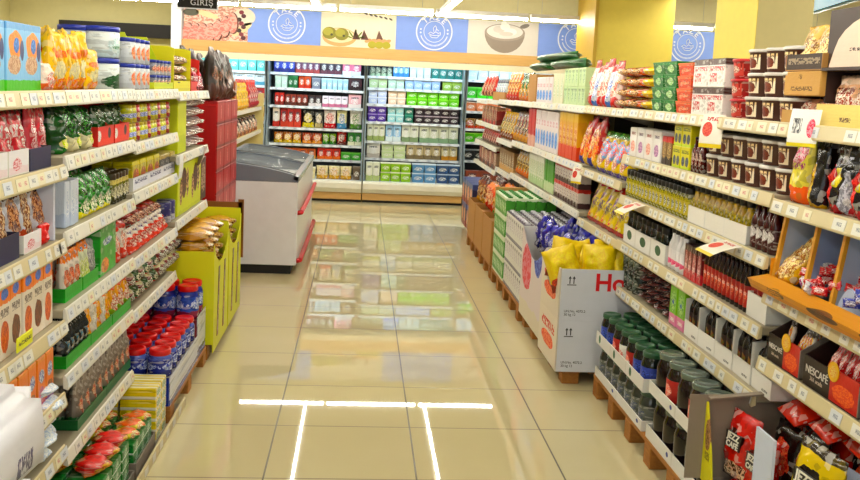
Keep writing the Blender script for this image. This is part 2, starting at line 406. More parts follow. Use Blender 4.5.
def roundel(parent,cx,cz,R):
    b=ring(R*.93,R,PW,-.002,cx=cx,cz=cz)
    for p in ring(R*.56,R*.585,PW,-.002,cx=cx,cz=cz,seg=36).f: pass
    q=ring(R*.55,R*.58,PW,-.002,cx=cx,cz=cz,seg=36); b.add(q.v,q.f,PW)
    for k in range(26): # small ring of printed strokes round the lower half
        a=PI+.35+(PI-.7)*k/25; b.box(cx+R*.75*math.cos(a)-R*.02,cx+R*.75*math.cos(a)+R*.02,-.004,-.002,cz+R*.75*math.sin(a)-R*.045,cz+R*.75*math.sin(a)+R*.045,PW)
    for a in (.15,PI-.15,-.1,PI+.1): disc(b,cx+R*.74*math.cos(a),cz+R*.74*math.sin(a),R*.05,R*.05,PW,-.002,8)
    # little line drawing in the middle: a figure behind a heap
    q=MB(); pts=[(-.32,-.12),(-.2,-.02),(-.05,-.1),(.08,.0),(.22,-.08),(.34,-.02),(.34,-.16),(.1,-.2),(-.1,-.2)]
    for i,p in enumerate(pts):
        p2=pts[(i+1)%len(pts)]; b.tube([(cx+R*p[0],-.004,cz+R*p[1]),(cx+R*p2[0],-.004,cz+R*p2[1])],R*.018,PW,5)
    for A,B in (((-.02,.0),(-.06,.2)),((-.06,.2),(.05,.33)),((.05,.33),(.12,.2)),((.12,.2),(.08,.02)),((.12,.15),(.25,.05)),((-.25,-.2),(-.12,-.32)),((-.12,-.32),(.15,-.32)),((.15,-.32),(.28,-.2))):
        b.tube([(cx+R*A[0],-.004,cz+R*A[1]),(cx+R*B[0],-.004,cz+R*B[1])],R*.018,PW,5)
    link('round_emblem',b.mesh('round_emblem'),parent)
    for i,ch in enumerate('TAZE'):
        a=PI/2+(.72-.48*i); rr=R*.755
        lettering(ch,R*.4,PW,parent,Matrix.Translation((cx+rr*math.cos(a),-.003,cz+rr*math.sin(a)))@Matrix.Rotation(-(a-PI/2),4,'Y')@Matrix.Rotation(PI/2,4,'X'),.001,bold=True)
BZ0,BZ1=2.187,2.655
def banner(x0,x1,label,kind):
    o=empty('banner_panel',(0,12.93,0)); tag(o,label,'sign',None)
    pm_={'blue':BLUE,'meat':pm('#d8b79a','#b98a62',None,('#c98f80','#ead0c0',.5,.5,1.,.6),rough=.5,zb=.2),'olive':plain('#efe6cf',.5),'yog':plain('#e3dcd4',.5),'oth':plain('#e8e6e6',.5)}[kind]
    link('panel',MB().box(x0,x1-.002,0,.02,BZ0,BZ1,pm_).mesh('panel'),o)
    cx=(x0+x1)/2
    if kind=='blue': roundel(o,cx+.03,2.46,.26)
    b=MB()
    if kind=='meat':
        P1=plain('#d9938a',.5);P2=plain('#e6aaa0',.5);Cr=plain('#6b3a2c',.5);CH=plain('#efd9b0',.5)
        SL=pm('#dd988c',None,None,('#e8b0a4','#d2837a',.5,.5,1,1),rough=.5)
        for i in range(7):
            px=x0+.05+i*.105; pz=2.27+ (i>3)*(i-3)*.055
            disc(b,px,pz,.075,.15,Cr,-.001-.002*i,rot=-.25+.05*i); disc(b,px-.012,pz+.003,.066,.14,SL,-.003-.002*i,rot=-.25+.05*i)
        disc(b,x0+.1,2.56,.11,.05,plain('#5d5a48',.5),-.002); disc(b,x0+.32,2.54,.16,.04,CH,-.002,rot=-.25); disc(b,x0+.83,2.53,.15,.12,plain('#e9dfcf',.5),-.002)
        disc(b,x0+.8,2.36,.16,.05,CH,-.002,rot=.6)
        for i in range(8): disc(b,x1-.06-.03*(i%3),2.24+.05*i,.035,.03,plain(['#5c2030','#8a3340','#3c2a22'][i%3],.5),-.004-.001*i,10)
    if kind=='olive':
        disc(b,x0+.26,2.32,.24,.13,plain('#d9b17c',.5),-.002); disc(b,x0+.26,2.34,.21,.1,plain('#f2dfba',.5),-.004)
        for i,(px,pz) in enumerate([(x0+.12,2.37),(x0+.29,2.36)]):
            disc(b,px,pz,.1,.085,plain('#8f8a2c',.5),-.006-.002*i); disc(b,px-.02,pz+.02,.07,.055,plain('#b3ac4a',.5),-.010-.002*i); disc(b,px+.03,pz-.02,.018,.016,plain('#4b4a18',.5),-.013-.002*i)
        for a in (.3,.9,1.5,2.2,2.8): disc(b,x0+.48+.1*math.cos(a),2.31+.07*math.sin(a),.06,.012,plain('#7f9242',.5),-.006,10,rot=a)
        for px,r in ((x0+.5,1.9),(x0+.62,2.2),(x0+.83,1.8)): b.prism([(px-.06,2.3),(px+.05,2.3),(px-.02,2.44)],'y',-.008,-.006,plain('#6f4630',.5))
        for i in range(3): disc(b,x0+.72+.1*i,2.235,.06,.05,plain('#b3ac3a',.5),-.009-.001*i)
        for i in range(5): disc(b,x0+.66+.07*i,2.29,.05,.025,plain('#e0a878',.5),-.005-.001*i,rot=.4)
        for i in range(6): disc(b,x0+.62+.07*i,2.66-.012*i,.03,.012,plain('#5b4a4a',.5),-.003,8,rot=-.5)
    if kind=='yog':
        disc(b,cx+.02,2.5,.29,.29,plain('#9a8c80',.5),-.002,28,top=.02); disc(b,cx+.02,2.5,.29,.12,plain('#a99b8f',.5),-.004,28)
        disc(b,cx+.02,2.51,.26,.1,plain('#e6dfd8',.5),-.006,28)
        for i,(ax,az,r,w) in enumerate(((.08,.0,.09,.05),(-.09,.03,.08,.05),(0,.07,.07,.05),(.02,-.03,.1,.03),(-.02,.11,.04,.04))): disc(b,cx+.02+ax,2.51+az,r,w,plain(['#f6f2ec','#d9d0c8'][i%2],.5),-.008-.002*i)
        disc(b,cx+.3,2.6,.07,.03,plain('#8a8078',.5),-.003,rot=.3)
    if b.v: link('printed_picture',b.mesh('printed_picture'),o)
banner(-2.49,-1.61,'printed picture banner of sliced salami above the left chillers','meat')
banner(-1.61,-.6,'blue banner with round white emblem, between salami and olive pictures','blue')
banner(-.6,.45,'printed picture banner of green olives in a dish','olive')
banner(.45,1.47,'blue banner with round white emblem, between olive and bowl pictures','blue')
banner(1.47,2.48,'printed picture banner of a grey bowl of yogurt','yog')
banner(2.48,3.5,'blue banner with round white emblem, right of the yogurt bowl picture','blue')
banner(3.5,4.12,'plain pale banner half hidden behind the far yellow column','oth')
banner(4.12,5.14,'blue banner seen through the gap between two yellow columns','blue')
# ---------------------------------------------------------------- hanging black sign
o=empty('hanging_sign',(0,0,0)); tag(o,'black hanging sign with arrow and white letters, top left','sign')
sp=MB().box(-.24,.24,0,.02,-.13,.13,plain('#0d0d0e',.4)); link('sign_board',sp.mesh('sign_board'),o)
fr=MB().box(-.26,.26,-.004,.0,-.145,-.13,PW); fr.box(.24,.255,-.004,.02,-.13,.13,PW); link('frame',fr.mesh('frame'),o)
lettering('DEPO',.1,PW,o,face_mat(.055,-.002,.04)); lettering('GİRİŞ',.1,PW,o,face_mat(.055,-.002,-.065))
link('arrow',MB().prism([(-.21,-.012),(-.165,.02),(-.165,0),(-.12,0),(-.12,-.025),(-.165,-.025),(-.165,-.045)],'y',-.004,-.001,PW).mesh('arrow'),o)
for k,sx in enumerate((-.2,.2)): link('wire',MB().tube([(sx,.01,.13),(sx,.01,.61)],.003,plain('#999999',.4)).mesh('wire'),o)
o.location=(-2.07,11.6,2.652)
# cyan sign far right
ob=empty('hanging_sign',(5.4,10.3,2.83)); tag(ob,'bright cyan glowing hanging sign at upper right, behind the brown carton','sign')
link('sign_board',MB().box(-.9,.9,-.02,.02,0,.45,emis('#86d4f4',1.6)).mesh('sign_board'),ob); link('edge_strip',MB().box(-.9,.9,-.022,.022,-.03,0,plain('#2f6f80',.35)).mesh('edge_strip'),ob); ob.rotation_euler=(0,0,math.radians(78))  # the board is emissive
for sx in (-.7,.7): link('wire',MB().tube([(sx,0,.45),(sx,0,.52)],.004,plain('#999999',.4)).mesh('wire'),ob)
# ---------------------------------------------------------------- ceiling lamps
LM=emis('#fff6e8',215.)
def lamp(p0,p1,label,grp,light=True):
    p0=Vector(p0);p1=Vector(p1); dv=p1-p0; L=dv.length; o=empty('linear_lamp',(p0+p1)/2); o.rotation_euler=(0,0,math.atan2(dv.y,dv.x)); tag(o,label,'lamp',grp)
    link('housing',MB().box(-L/2+.005,L/2-.005,-.05,.05,.03,.085,WH,.006).mesh('housing'),o)
    link('diffuser',MB().box(-L/2+.012,L/2-.012,-.013,.013,-.004,.029,LM,.008).mesh('diffuser'),o)
    for sx in (-L/2+.15,L/2-.15): link('wire',MB().tube([(sx,0,.08),(sx,0,.74)],.0025,plain('#bbbbbb',.4)).mesh('wire'),o)
LZ=2.6
for i in range(9):
    x0=-4.05+1.24*i
    lamp((x0,11.85,LZ),(x0+1.22,11.85,LZ),'crosswise ceiling lamp above the chiller aisle, '+ordn(i,9,'x'),'row of crosswise lamps')
for X,nm in ((-.6,'left'),(1.,'right')):
    for i in range(9):
        y1=11.79-1.42*i; 
        if y1>-1: lamp((X,y1-1.4,LZ),(X,y1,LZ),'lengthwise ceiling lamp, %s row over the aisle, %s from far end'%(nm,['first','second','third','fourth','fifth','sixth','seventh','eighth','ninth'][i]),'lengthwise lamps')
def area(loc,sx,sy,pw,col=(1,.965,.9),rot=(0,0,0)):
    l=bpy.data.lights.new('lamp_or_added_light','AREA'); l.shape='RECTANGLE'; l.size=sx; l.size_y=sy; l.energy=pw; l.color=col
    o=bpy.data.objects.new('lamp_or_added_light',l); COL.objects.link(o); o.location=loc; o.rotation_euler=rot; l.cycles.use_multiple_importance_sampling=True
    return o
# the rest of the shop's lamp rows, above the neighbouring aisles
for X in (-3.6,3.9):
    for i in range(4):
        area((X,1+3*i,2.9),.25,2.4,70)
def rear_fill(loc,sx,sy,pw):
    q=area(loc,sx,sy,pw,(.86,.93,1.)); q.rotation_euler=(PI/2,0,PI); return q
rf=rear_fill((.5,-3.5,1.85),9,2.3,400); rf.rotation_euler=(PI/2,0,0)  # added unseen fill light for the sides that face the camera
area((-4.3,15,3.1),2.5,.3,110)  # unseen light added to brighten the recess wall
w=bpy.data.worlds.new('world'); S.world=w; w.use_nodes=True; w.node_tree.nodes['Background'].inputs[0].default_value=(.9,.93,1,1); w.node_tree.nodes['Background'].inputs[1].default_value=.4
# ================================================================== shelving
LIP=plain('#d8cba6',.4); LIPW=plain('#e9e6dc',.4); SHM=plain('#a89f8a',.5); BACK=plain('#26221e',.7); TAG=pm('#e6e4dc',None,None,None,[('#8a8d94',.35,.7,.3,.7)],rough=.4,wob=0)
TAGY=pm('#e8e2c8',None,None,None,[('#c88078',.35,.7,.3,.7)],rough=.4,wob=0); TAGB=pm('#dcdfe4',None,None,None,[('#8a93a8',.35,.7,.3,.7)],rough=.4,wob=0)
TM={}
def bay(side,y0,y1,levels,label,lipx,depth=.47,tags=8,backz=1.6,seed=0,base=True,lipm=LIP):
    s=1 if side=='r' else -1; rnd=random.Random(seed); LEVELS[side].append((y0,y1,levels))
    o=empty('shelving_bay',(lipx+s*depth,(y0+y1)/2,0)); tag(o,label,'shelf','supermarket shelving bays')
    ox,oy=o.location.x,o.location.y; Ly=(y1-y0)/2-.003
    xa,xb=sorted((0,s*.03)); link('back_panel',MB().box(xa,xb,-Ly,Ly,0.02,backz,BACK).mesh('back_panel'),o)
    for e in (-1,1):
        link('upright',MB().box(*sorted((s*-.03,0)),e*Ly-.012*(e>0),e*Ly+.012*(e<0),0,backz,SHM).mesh('upright'),o)
    if base: link('plinth',MB().box(*sorted((-s*(depth-.04),-s*.03)),-Ly,Ly,0,.09,plain('#6b6152',.6)).mesh('plinth'),o)
    for z in levels:
        X=-s*depth # lip plane in local
        bx=sorted((X+s*.004,-s*.03))
        sh=link('shelf',MB().box(bx[0],bx[1],-Ly,Ly,-.03,0,SHM,.003).mesh('shelf'),o,(0,0,z-.006))
        for e in (-1,1):
            br=[(-s*.031,-.03),(-s*(depth-.1),-.03),(-s*.031,-.11)]
            link('bracket',MB().prism(br,'y',e*(Ly-.02)-.002,e*(Ly-.02)+.002,SHM).mesh('bracket'),sh)
        pr=[(X,.006),(X-s*.004,.004),(X-s*.014,-.04),(X-s*.012,-.046),(X+s*.004,-.04),(X+s*.004,0)]
        link('price_rail',MB().prism(pr,'y',-Ly,Ly,lipm).mesh('price_rail'),sh)
        k=('t',side)
        n=tags
        for i in range(n):
            if rnd.random()<.12: continue
            m=[TAG,TAG,TAGB,TAGY][rnd.randrange(4)]; wd=[.05,.065,.075][rnd.randrange(3)]
            key=(m.name,wd)
            if key not in TM: TM[key]=MB().box(-wd/2,wd/2,-.0008,.0008,-.018,.018,m).mesh('price_tag')
            q=link('price_tag',TM[key],sh); yy=-Ly+(i+.5+(rnd.random()-.5)*.4)*2*Ly/n
            q.matrix_local=Matrix.Translation((X-s*.0105,yy,-.019))@Matrix.Rotation(-s*PI/2,4,'Z')@Matrix.Rotation(-.2,4,'X')
    return o
YS=[2.2,3.15,4.1,5.05,6.0,6.95,7.9,8.85,9.85,10.75,11.7]
LVR={0:[1.61,1.335,1.0,.75],1:[1.61,1.35,1.12,.858,.6],2:[1.61,1.35,1.12,.858,.6],3:[1.605,1.19,.85],4:[1.6,1.205,.885],5:[1.595,1.205,.88],6:[1.59,1.2,.88],7:[1.585,1.17,.85],8:[1.57,1.29,1.05,.79],9:[1.56,1.29,1.05,.79]}
NB=['nearest','second nearest','third nearest','fourth nearest','fifth nearest','sixth nearest','seventh nearest','eighth nearest','second farthest','farthest']
for i in range(10):
    bay('r',YS[i],YS[i+1],LVR[i],'%s bay of the long right-hand shelving run'%NB[i],1.5,tags=[9,11,11,10,8,6,5,5,4,3][i],seed=i,base=i>7,lipm=LIP if i<4 else LIPW,backz=1.595 if i<3 else 1.55)
bay('r',.6,2.197,[1.61,1.335,1.0,.75],'right-hand shelving bay beside the camera, at right edge',1.5,tags=6,seed=77,base=False)
LVL={0:[1.61,1.36,1.105,.82,.562,.37],1:[1.61,1.387,1.125,.855,.615,.335],2:[1.605,1.37,1.145,.845,.6],3:[1.59,1.24,.875]}
for i in range(4):
    bay('l',YS[i] if i else 2.47,YS[i+1] if i<3 else 6.03,LVL[i],'%s bay of the left-hand shelving run'%['nearest','second nearest','third nearest','farthest'][i],-1.0,tags=[10,12,11,9][i],seed=20+i,base=i<1,lipm=LIP if i<1 else LIPW)
# ================================================================== chillers along the end wall
CW=plain('#e9ece8',.35); CB=plain('#202326',.5); SW=plain('#dfe6ea',.35)
CS={'A':(-2.48,-1.36,[1.80,1.6,1.35,1.08,.82,.58]),'B':(-1.345,.045,[1.80,1.58,1.325,1.01,.775,.558]),'C':(.06,1.49,[1.81,1.64,1.405,1.145,.86,.61]),'D':(1.505,2.9,[1.82,1.55,1.36,1.10,.9,.63])}
CL={'A':'open chiller case half hidden behind the red cartons','B':'open chiller case of desserts and cheeses right of the freezer','C':'open chiller case of milk and green yogurt tubs, centre','D':'open chiller case at the end of the right shelving'}
for k,(x0,x1,lv) in CS.items():
    o=empty('chiller_case',(x0,12.87,0)); tag(o,CL[k],'fridge','chillers along the end wall'); W=x1-x0
    link('plinth',MB().box(0,W,.05,.95,0,.035,CB).mesh('plinth'),o)
    link('base_panel',MB().box(0,W,0,.05,.036,.135,WOOD,.004).mesh('base_panel'),o)
    b=MB().prism([(-.02,.14),(.03,.136),(.05,.136),(.05,.3),(.0,.3),(-.03,.27),(-.045,.2)],'x',0,W,plain('#f0ead9',.3)); link('bumper',b.mesh('bumper'),o)
    link('deck',MB().box(.0,W,.05,.95,.2,.3,CW,.004).mesh('deck'),o)
    link('back_panel',MB().box(0,W,.93,.96,.3,2.08,plain('#3a444c',.4)).mesh('back_panel'),o)
    for sx in (0,W-.02): link('side_panel',MB().prism([(.08,.3),(.93,.3),(.93,2.08),(.14,2.08),(.3,1.2)],'x',sx,sx+.02,plain('#8d99a0',.3)).mesh('side_panel'),o)
    link('canopy',MB().box(0,W,.09,.95,2.04,2.08,CW).mesh('canopy'),o)
    link('light_tube',MB().box(.03,W-.03,.13,.17,1.99,2.02,emis('#bfe0ff',12.)).mesh('light_tube'),o)
    for z in lv:
        sh=link('shelf',MB().box(.02,W-.02,.48,.93,-.022,-.004,SW).mesh('shelf'),o,(0,0,z))
        link('price_rail',MB().prism([(.474,.0),(.48,.0),(.48,-.034),(.468,-.036)],'x',.02,W-.02,plain('#eef2f4',.3)).mesh('price_rail'),sh)
        rnd=random.Random(int(z*100)+ord(k))
        for i in range(9):
            xx=.1+(W-.2)*(i+rnd.random()*.5)/9
            key=('ct',0)
            if key not in TM: TM[key]=MB().box(-.032,.032,-.001,.001,-.014,.014,TAGB).mesh('price_tag')
            q=link('price_tag',TM[key],sh); q.location=(xx,.466,-.017)
    area(((x0+x1)/2,13.05,1.985),W-.1,.05,18,(.68,.88,1),(math.radians(25),0,0))
# ================================================================== chest freezer
GR=plain('#7d8592',.35); FW=plain('#f2f5ff',.3); RED=plain('#d02a34',.35)
fx0,fx1,fy0,fy1=-1.27,-.515,7.8,10.15
o=empty('chest_freezer',((fx0+fx1)/2,(fy0+fy1)/2,0)); tag(o,'white chest freezer with curved grey framed glass lid and red bumpers','freezer')
W=(fx1-fx0)/2; L=(fy1-fy0)/2
link('plinth',MB().box(-W+.03,W-.05,-L+.05,L-.05,0.0,.08,plain('#141414',.6)).mesh('plinth'),o)
body=MB().box(-W,W,-L,-L+.05,.085,.82,FW,.006); body.box(-W,W,L-.05,L,.085,.82,FW,.006); body.box(-W,-W+.05,-L+.05,L-.05,.085,.82,FW); body.box(W-.05,W,-L+.05,L-.05,.085,.82,FW); body.box(-W+.05,W-.05,-L+.05,L-.05,.085,.14,FW)
link('cabinet',body.mesh('cabinet'),o)
n=12
def curve(xx): # lid height falls towards the aisle side
    u=(xx+W)/(2*W); return .86+.11*math.cos(u*PI/2)**.8 if u<1 else .86
for yy,tt in ((-L,.045),(0.0,.03),(L-.045,.045)):
    poly=[(-W,.81)]+[(W,.81)]+[(W-2*W*i/n,curve(W-2*W*i/n)) for i in range(n+1)]
    link('lid_end',MB().prism(poly,'y',yy,yy+tt,GR).mesh('lid_end'),o)
def lidglass(ya,yb,dz):
    vs=[];fs=[]
    for i in range(n+1):
        xx=W-.03-(2*W-.06)*i/n
        for yy in (ya,yb): vs.append((xx,yy,curve(xx)-.012+dz))
    N=len(vs); vs+=[(v[0],v[1],v[2]-.006) for v in vs]
    for i in range(n): fs.append((2*i,2*i+1,2*i+3,2*i+2)); fs.append((N+2*i,N+2*i+2,N+2*i+3,N+2*i+1))
    fs+=[(0,N,N+1,1),(2*n,2*n+1,N+2*n+1,N+2*n)]
    for i in range(n): fs+=[(2*i,2*i+2,N+2*i+2,N+2*i),(2*i+1,N+2*i+1,N+2*i+3,2*i+3)]
    return MB().add(vs,fs,glass('#e6edf0',.02,.13),True)
for ya,yb in ((-L+.045,0),(.03,L-.045)):
    g=link('glass_lid',lidglass(ya,yb,0).mesh('glass_lid'),o)
    link('lid_rim',MB().tube([(W-.03-(2*W-.06)*i/n,ya+.02,curve(W-.03-(2*W-.06)*i/n)-.004) for i in range(n+1)],.012,plain('#3d434b',.35)).mesh('lid_rim'),g)
link('side_rail',MB().box(W-.05,W+.012,-L,L,.82,.87,plain('#c9ced2',.25,.4),.008).mesh('side_rail'),o)
link('side_rail',MB().box(-W,-W+.05,-L,L,.82,.97,GR,.006).mesh('side_rail'),o)
for z0 in (.52,.1):
    link('bumper_rail',MB().tube([(W-.02,-L+.02,z0+.02),(W+.03,-L+.03,z0+.03),(W+.035,0,z0+.03),(W+.03,L-.03,z0+.03)],.022,RED).mesh('bumper_rail'),o)
for e in (-1,1):
    link('foot',MB().lathe([(.03,0),(.03,.03),(.012,.035),(.012,.09)],plain('#111111',.5),10,W-.09,e*(L-.1)).mesh('foot'),o)
rnd=random.Random(5)
for i in range(26):
    cc=['#e8e2d6','#c8412e','#8a5a34','#e7c14a','#4a7fc4','#f0f0f0','#a02a3a'][i%7]
    px=fx0+.1+ (i%4)*.17; py=fy0+.16+(i//4)*.3
    place(carton('frozen_food_box',.15,.26,.05+.02*(i%3),pm(cc,None,'#ffffff',('#7a3a2a','#f0c060',.5,.4,.3,.3),seed=i)),'frozen food box inside the chest freezer, %s row, %s from left'%(ordn(i//4,7),ORD[i%4].replace('nearest','first')),'box','frozen food inside the chest freezer',(px,py-.0,.68-.02*(i%3)))
link('inner_liner',MB().box(-W+.055,W-.055,-L+.055,L-.055,.145,.66,plain('#dfe3ea',.4)).mesh('inner_liner'),o)
# ================================================================== goods on the right-hand run
BR=pm('#54322a',None,None,None,None,rough=.35); LIDG=plain('#d9d3cf',.3); LAB=pm('#f3e6cf',None,'#f0d9a8',('#8a3a20','#5a2418',.5,.42,.36,.34),[('#5a3020',.74,.86,.15,.85)],rough=.4,wob=.04)
KR=plain('#b98d55',.7); KR2=plain('#c9a166',.7); WC=plain('#ebe9e4',.55); GRC=plain('#8f857c',.6)
def Z(z): return z-.005
def tubm(h,m,lid): return lambda w: tub('dessert_tub',w,.13,h,m,plain(lid,.3))
def cupm(h,body=BR,lid=LIDG,lab=LAB): return lambda w: cup('dessert_tub',min(w/2,.085),h,body,lid,lab)
def cart(name,d,h,m,cap=None): return lambda w: carton(name,w,d,h,m,cap=cap)
def pou(name,d,h,m,stand=True,seed=1,wr=.006,neck=1.,k=1.): return lambda w: pouch(name,w*k,d,h,m,stand,seed,True,wr,neck)
z=Z(1.61)
# display carton with tall printed header at the frame edge
def header_case(label):
    o=empty('display_carton',(1.53,2.74,z)); o.rotation_euler=(0,0,-PI/2+.0); tag(o,label,'carton')
    w=.44; DBR=plain('#3a241f',.5); PK=pm('#e3cdbd',None,None,None,[('#4a3030',.28,.34,.3,.75)],rough=.5,wob=0); YT=pm('#efd98c',None,None,None,[('#6a4a30',.25,.45,.35,.5)],rough=.5,wob=0)
    link('tray',MB().box(-w/2,w/2,0,.004,0,.075,YT).box(-w/2,-w/2+.004,.004,.3,0,.075,YT).box(w/2-.004,w/2,.004,.3,0,.075,YT).box(-w/2,w/2,.004,.3,0,.004,YT).mesh('tray'),o)
    link('back_board',MB().box(-w/2+.004,w/2-.004,.28,.29,.005,.18,DBR).mesh('back_board'),o)
    for e in (-1,1): link('side_wing',MB().box(*sorted((e*(w/2-.005),e*(w/2-.013))),.02,.28,.078,.184,DBR).mesh('side_wing'),o)
    hd=MB().box(-w/2+.002,w/2,.0,.3,.185,.195,DBR)
    poly=[(-w/2+.03,.196)]+[(w/2,.196),(w/2,.372)]+[(w/2-.01-(w-.06)*math.sin(a*PI/16),.196+.176*math.cos(a*PI/16)**.7) for a in range(0,8)]
    link('header',hd.box(-w/2,w/2,.02,.025,.195,.385,DBR).mesh('header'),o)
    link('header_print',MB().prism(poly,'y',.012,.019,PK).mesh('header_print'),o)
    lettering('KURU',.03,DBR,o,face_mat(.06,.011,.225))
header_case('tall brown and cream display carton of pink biscuit bags, at right edge')
BISC=pm('#e8b48a',None,'#f1d2b8',('#f6e6d6','#a8503c',.5,.45,.4,.3),[('#7a2a30',.62,.75,.15,.85)],rough=.25,seed=4)
fill('r',2.55,2.93,z+.006,pou('biscuit_bag',.1,.165,BISC,seed=3,k=1.1),3,dp=2,lab='pink orange biscuit bag in the brown header carton',cat='bag',xf=1.545)
# kraft coffee cases
def kraft_stack():
    y0,y1=2.99,3.13; w=.26; yc=3.08
    KT=pm('#c79d5b',None,None,('#7b5a2b','#c79d5b',.45,.78,.05,.12),[('#7b5a2b',.2,.38,.2,.8)],rough=.6,wob=0)
    BT=pm('#3b271e',None,None,None,[('#9a8a74',.35,.75,.05,.95)],rough=.6,wob=0)
    place(tray('display_carton',w,.3,.098,KR2,.5,panel=KR2),'lowest kraft display carton right of the brown dessert tubs','carton','kraft cartons on the top right shelf',(1.53,yc,z),-PI/2)
    place(carton('display_carton',w,.3,.085,KT),'middle closed kraft carton with small printed tree mark','carton','kraft cartons on the top right shelf',(1.53,yc,z+.1),-PI/2)
    pr=tray('display_carton',w,.28,.16,KR,.36,panel=BT)
    place(pr,'topmost open kraft carton with dark front holding golden bags','carton','kraft cartons on the top right shelf',(1.53,yc,z+.187),-PI/2)
    GB=pm('#e0b56a',None,None,('#f4dca0','#8a5a28',.5,.5,.35,.3),rough=.25,seed=9)
    fill('r',yc-.12,yc+.12,z+.193,pou('golden_bag',.11,.155,GB,seed=8,k=1.15),2,dp=2,lab='golden snack bag in the topmost kraft carton',cat='bag',xf=1.545)
    fill('r',yc-.12,yc+.12,z+.006,pou('pink_bag',.11,.085,pm('#e6b49c','#c44a3c',None,('#fbeede','#c0605a',.5,.5,.4,.4),rough=.25,seed=5),seed=8,k=1.1),2,dp=1,lab='pink snack bag in the lowest kraft carton',cat='bag',xf=1.545)
kraft_stack()
row('r',737,789,z,cupm(.092),3,3,2,lab='brown dessert tub on top right shelf',cat='tub')
RT=plain('#b3202a',.35)
row('r',722,737,z,cupm(.081,pm('#a81c26',None,None,None,[('#f0d0c0',.4,.6,.2,.8)],rough=.3),plain('#c22a33',.3),pm('#c94a40',None,None,('#f0e0d0','#8a2020',.5,.5,.3,.3),rough=.4)),1,3,2,lab='dark red dessert tub on top right shelf',cat='tub')
NP=pm('#f2eeea','#f2eeea','#4a2420',None,[('#c8202c',.2,.5,.12,.55),('#d04050',.58,.74,.05,.95)],rough=.3,zt=.78,zb=.1,wob=0)
row('r',690,721,z,cart('wafer_multipack',.2,.125,NP),2,2,lab='white wafer box with red print on top right shelf',cat='box')
OR=pm('#e2582a',None,'#f09060',None,[('#f6c8a0',.35,.55,.2,.8)],rough=.3,zt=.86)
row('r',674,689,z,tubm(.0595,OR,'#ee7a42'),1,4,2,lab='orange dessert tub on top right shelf',cat='tub')
GN=pm('#1f7a38',None,'#2f9a4a',('#e9f3df','#9ccf6a',.5,.5,.25,.35),rough=.3,zt=.85,seed=2)
row('r',650,673,z,tubm(.0625,GN,'#2c8c46'),2,4,2,lab='green dessert tub on top right shelf',cat='tub')
YB=pm('#eec92c','#3a241c',None,('#4a2a1c','#b8862a',.2,.5,.2,.4),rough=.25,zb=.15,seed=3)
fill('r',yof(649,1.525,z),yof(634,1.525,z),z,lambda w:pouch('snack_pack',w,.2,.06,YB,False,5),1,4,lab='yellow snack pack in stack beside green tubs',cat='bag')
OB=pm('#d86a34','#4a241e',None,('#5a2c22','#f0c080',.55,.5,.3,.4),rough=.25,zb=.2,seed=7)
fill('r',yof(633,1.525,z),yof(612,1.525,z),z,lambda w:pouch('snack_pack',w,.2,.06,OB,False,6),2,4,lab='brown and orange snack pack in stack left of yellow stack',cat='bag')
SN=pm('#e9dcd4','#c8302e','#c9282c',('#e86a5a','#fff4e8',.5,.5,.35,.3),rough=.22,zb=.2,zt=.82,seed=1); SN2=pm('#d8dff0','#3d6cc0','#d63a34',('#f4f4fa','#4a78d0',.5,.45,.3,.3),rough=.22,zb=.12,zt=.8,seed=6)
row('r',585,611,z,[pou('crisp_bag',.1,.29,SN,seed=2,k=1.25),pou('crisp_bag',.1,.27,SN2,seed=4,k=1.2),pou('crisp_bag',.1,.31,SN,seed=9,k=1.25)],6,dp=1,lab=['red and white crisp bag standing on top right shelf','blue and white crisp bag standing on top right shelf','tall red crisp bag standing on top right shelf'],cat='bag',grp='crisp bags on the top right shelf',tilt=-.06)
PG=pm('#cfe3b4',None,None,('#5aa040','#e8f2d8',.5,.5,.22,.32),[('#3a7a30',.75,.9,.15,.85)],rough=.35,seed=2)
row('r',563,584,z,cart('pale_green_box',.12,.133,PG),6,2,lab='pale green box in double row on top right shelf',cat='box')
row('r',552,562,z,cart('cream_box',.12,.24,pm('#e6e6cc',None,None,('#b0c890','#f4f4ea',.5,.5,.25,.3),rough=.4)),3,1,lab='cream milk carton on top right shelf',cat='carton')
MW=pm('#f2e8ea',None,None,('#2f7ad8','#7ab4ee',.5,.3,.42,.2),[('#d89aa8',.62,.75,.2,.8)],rough=.35,wob=.05)
row('r',536,551,z,cart('blue_white_carton',.1,.215,MW),5,1,lab='white milk carton with blue print on top right shelf',cat='carton')
row('r',528,535,z,cart('brown_case',.3,.25,KR),1,1,lab='plain brown case end on top right shelf',cat='carton')
GRB=pm('#1e5a2c',None,'#2f7a3c',('#d8e8d8','#184a24',.3,.6,.2,.2),rough=.3,seed=4)
fill('r',yof(572,1.56,z+.3),yof(524,1.56,z+.3),z+.272,lambda w:pouch('green_pack',w*.98,.24,.075,GRB,False,5),2,1,lab='dark green bag lying across carton tops on top right shelf',cat='bag',xf=1.545)
fill('r',yof(560,1.56,z+.3)-.1,yof(530,1.56,z+.3),z+.35,lambda w:pouch('green_pack',w*.98,.22,.06,GRB,False,6),1,1,lab='uppermost dark green bag lying on the other green bags',cat='bag',xf=1.555)
ORB=pm('#e0702c','#c83a24','#f0a050',('#f8d080','#a83a20',.5,.5,.35,.3),rough=.25,seed=3); GOB=pm('#3c7a34','#c8702a','#2c5a2c',('#e8b040','#2a4a20',.5,.4,.3,.25),rough=.25,seed=2)
row('r',517,527,z,[pou('crisp_bag',.12,.27,GOB,seed=11,k=1.1)],3,lab='green and orange bag on far part of top right shelf',cat='bag')
row('r',505,516,z,[pou('crisp_bag',.12,.29,ORB,seed=12,k=1.1)],4,lab='orange bag on far part of top right shelf',cat='bag')
row('r',493,504,z,lambda w:tray('brown_tray',w,.25,.12,KR,.8),2,lab='low brown tray on far part of top right shelf',cat='tray')
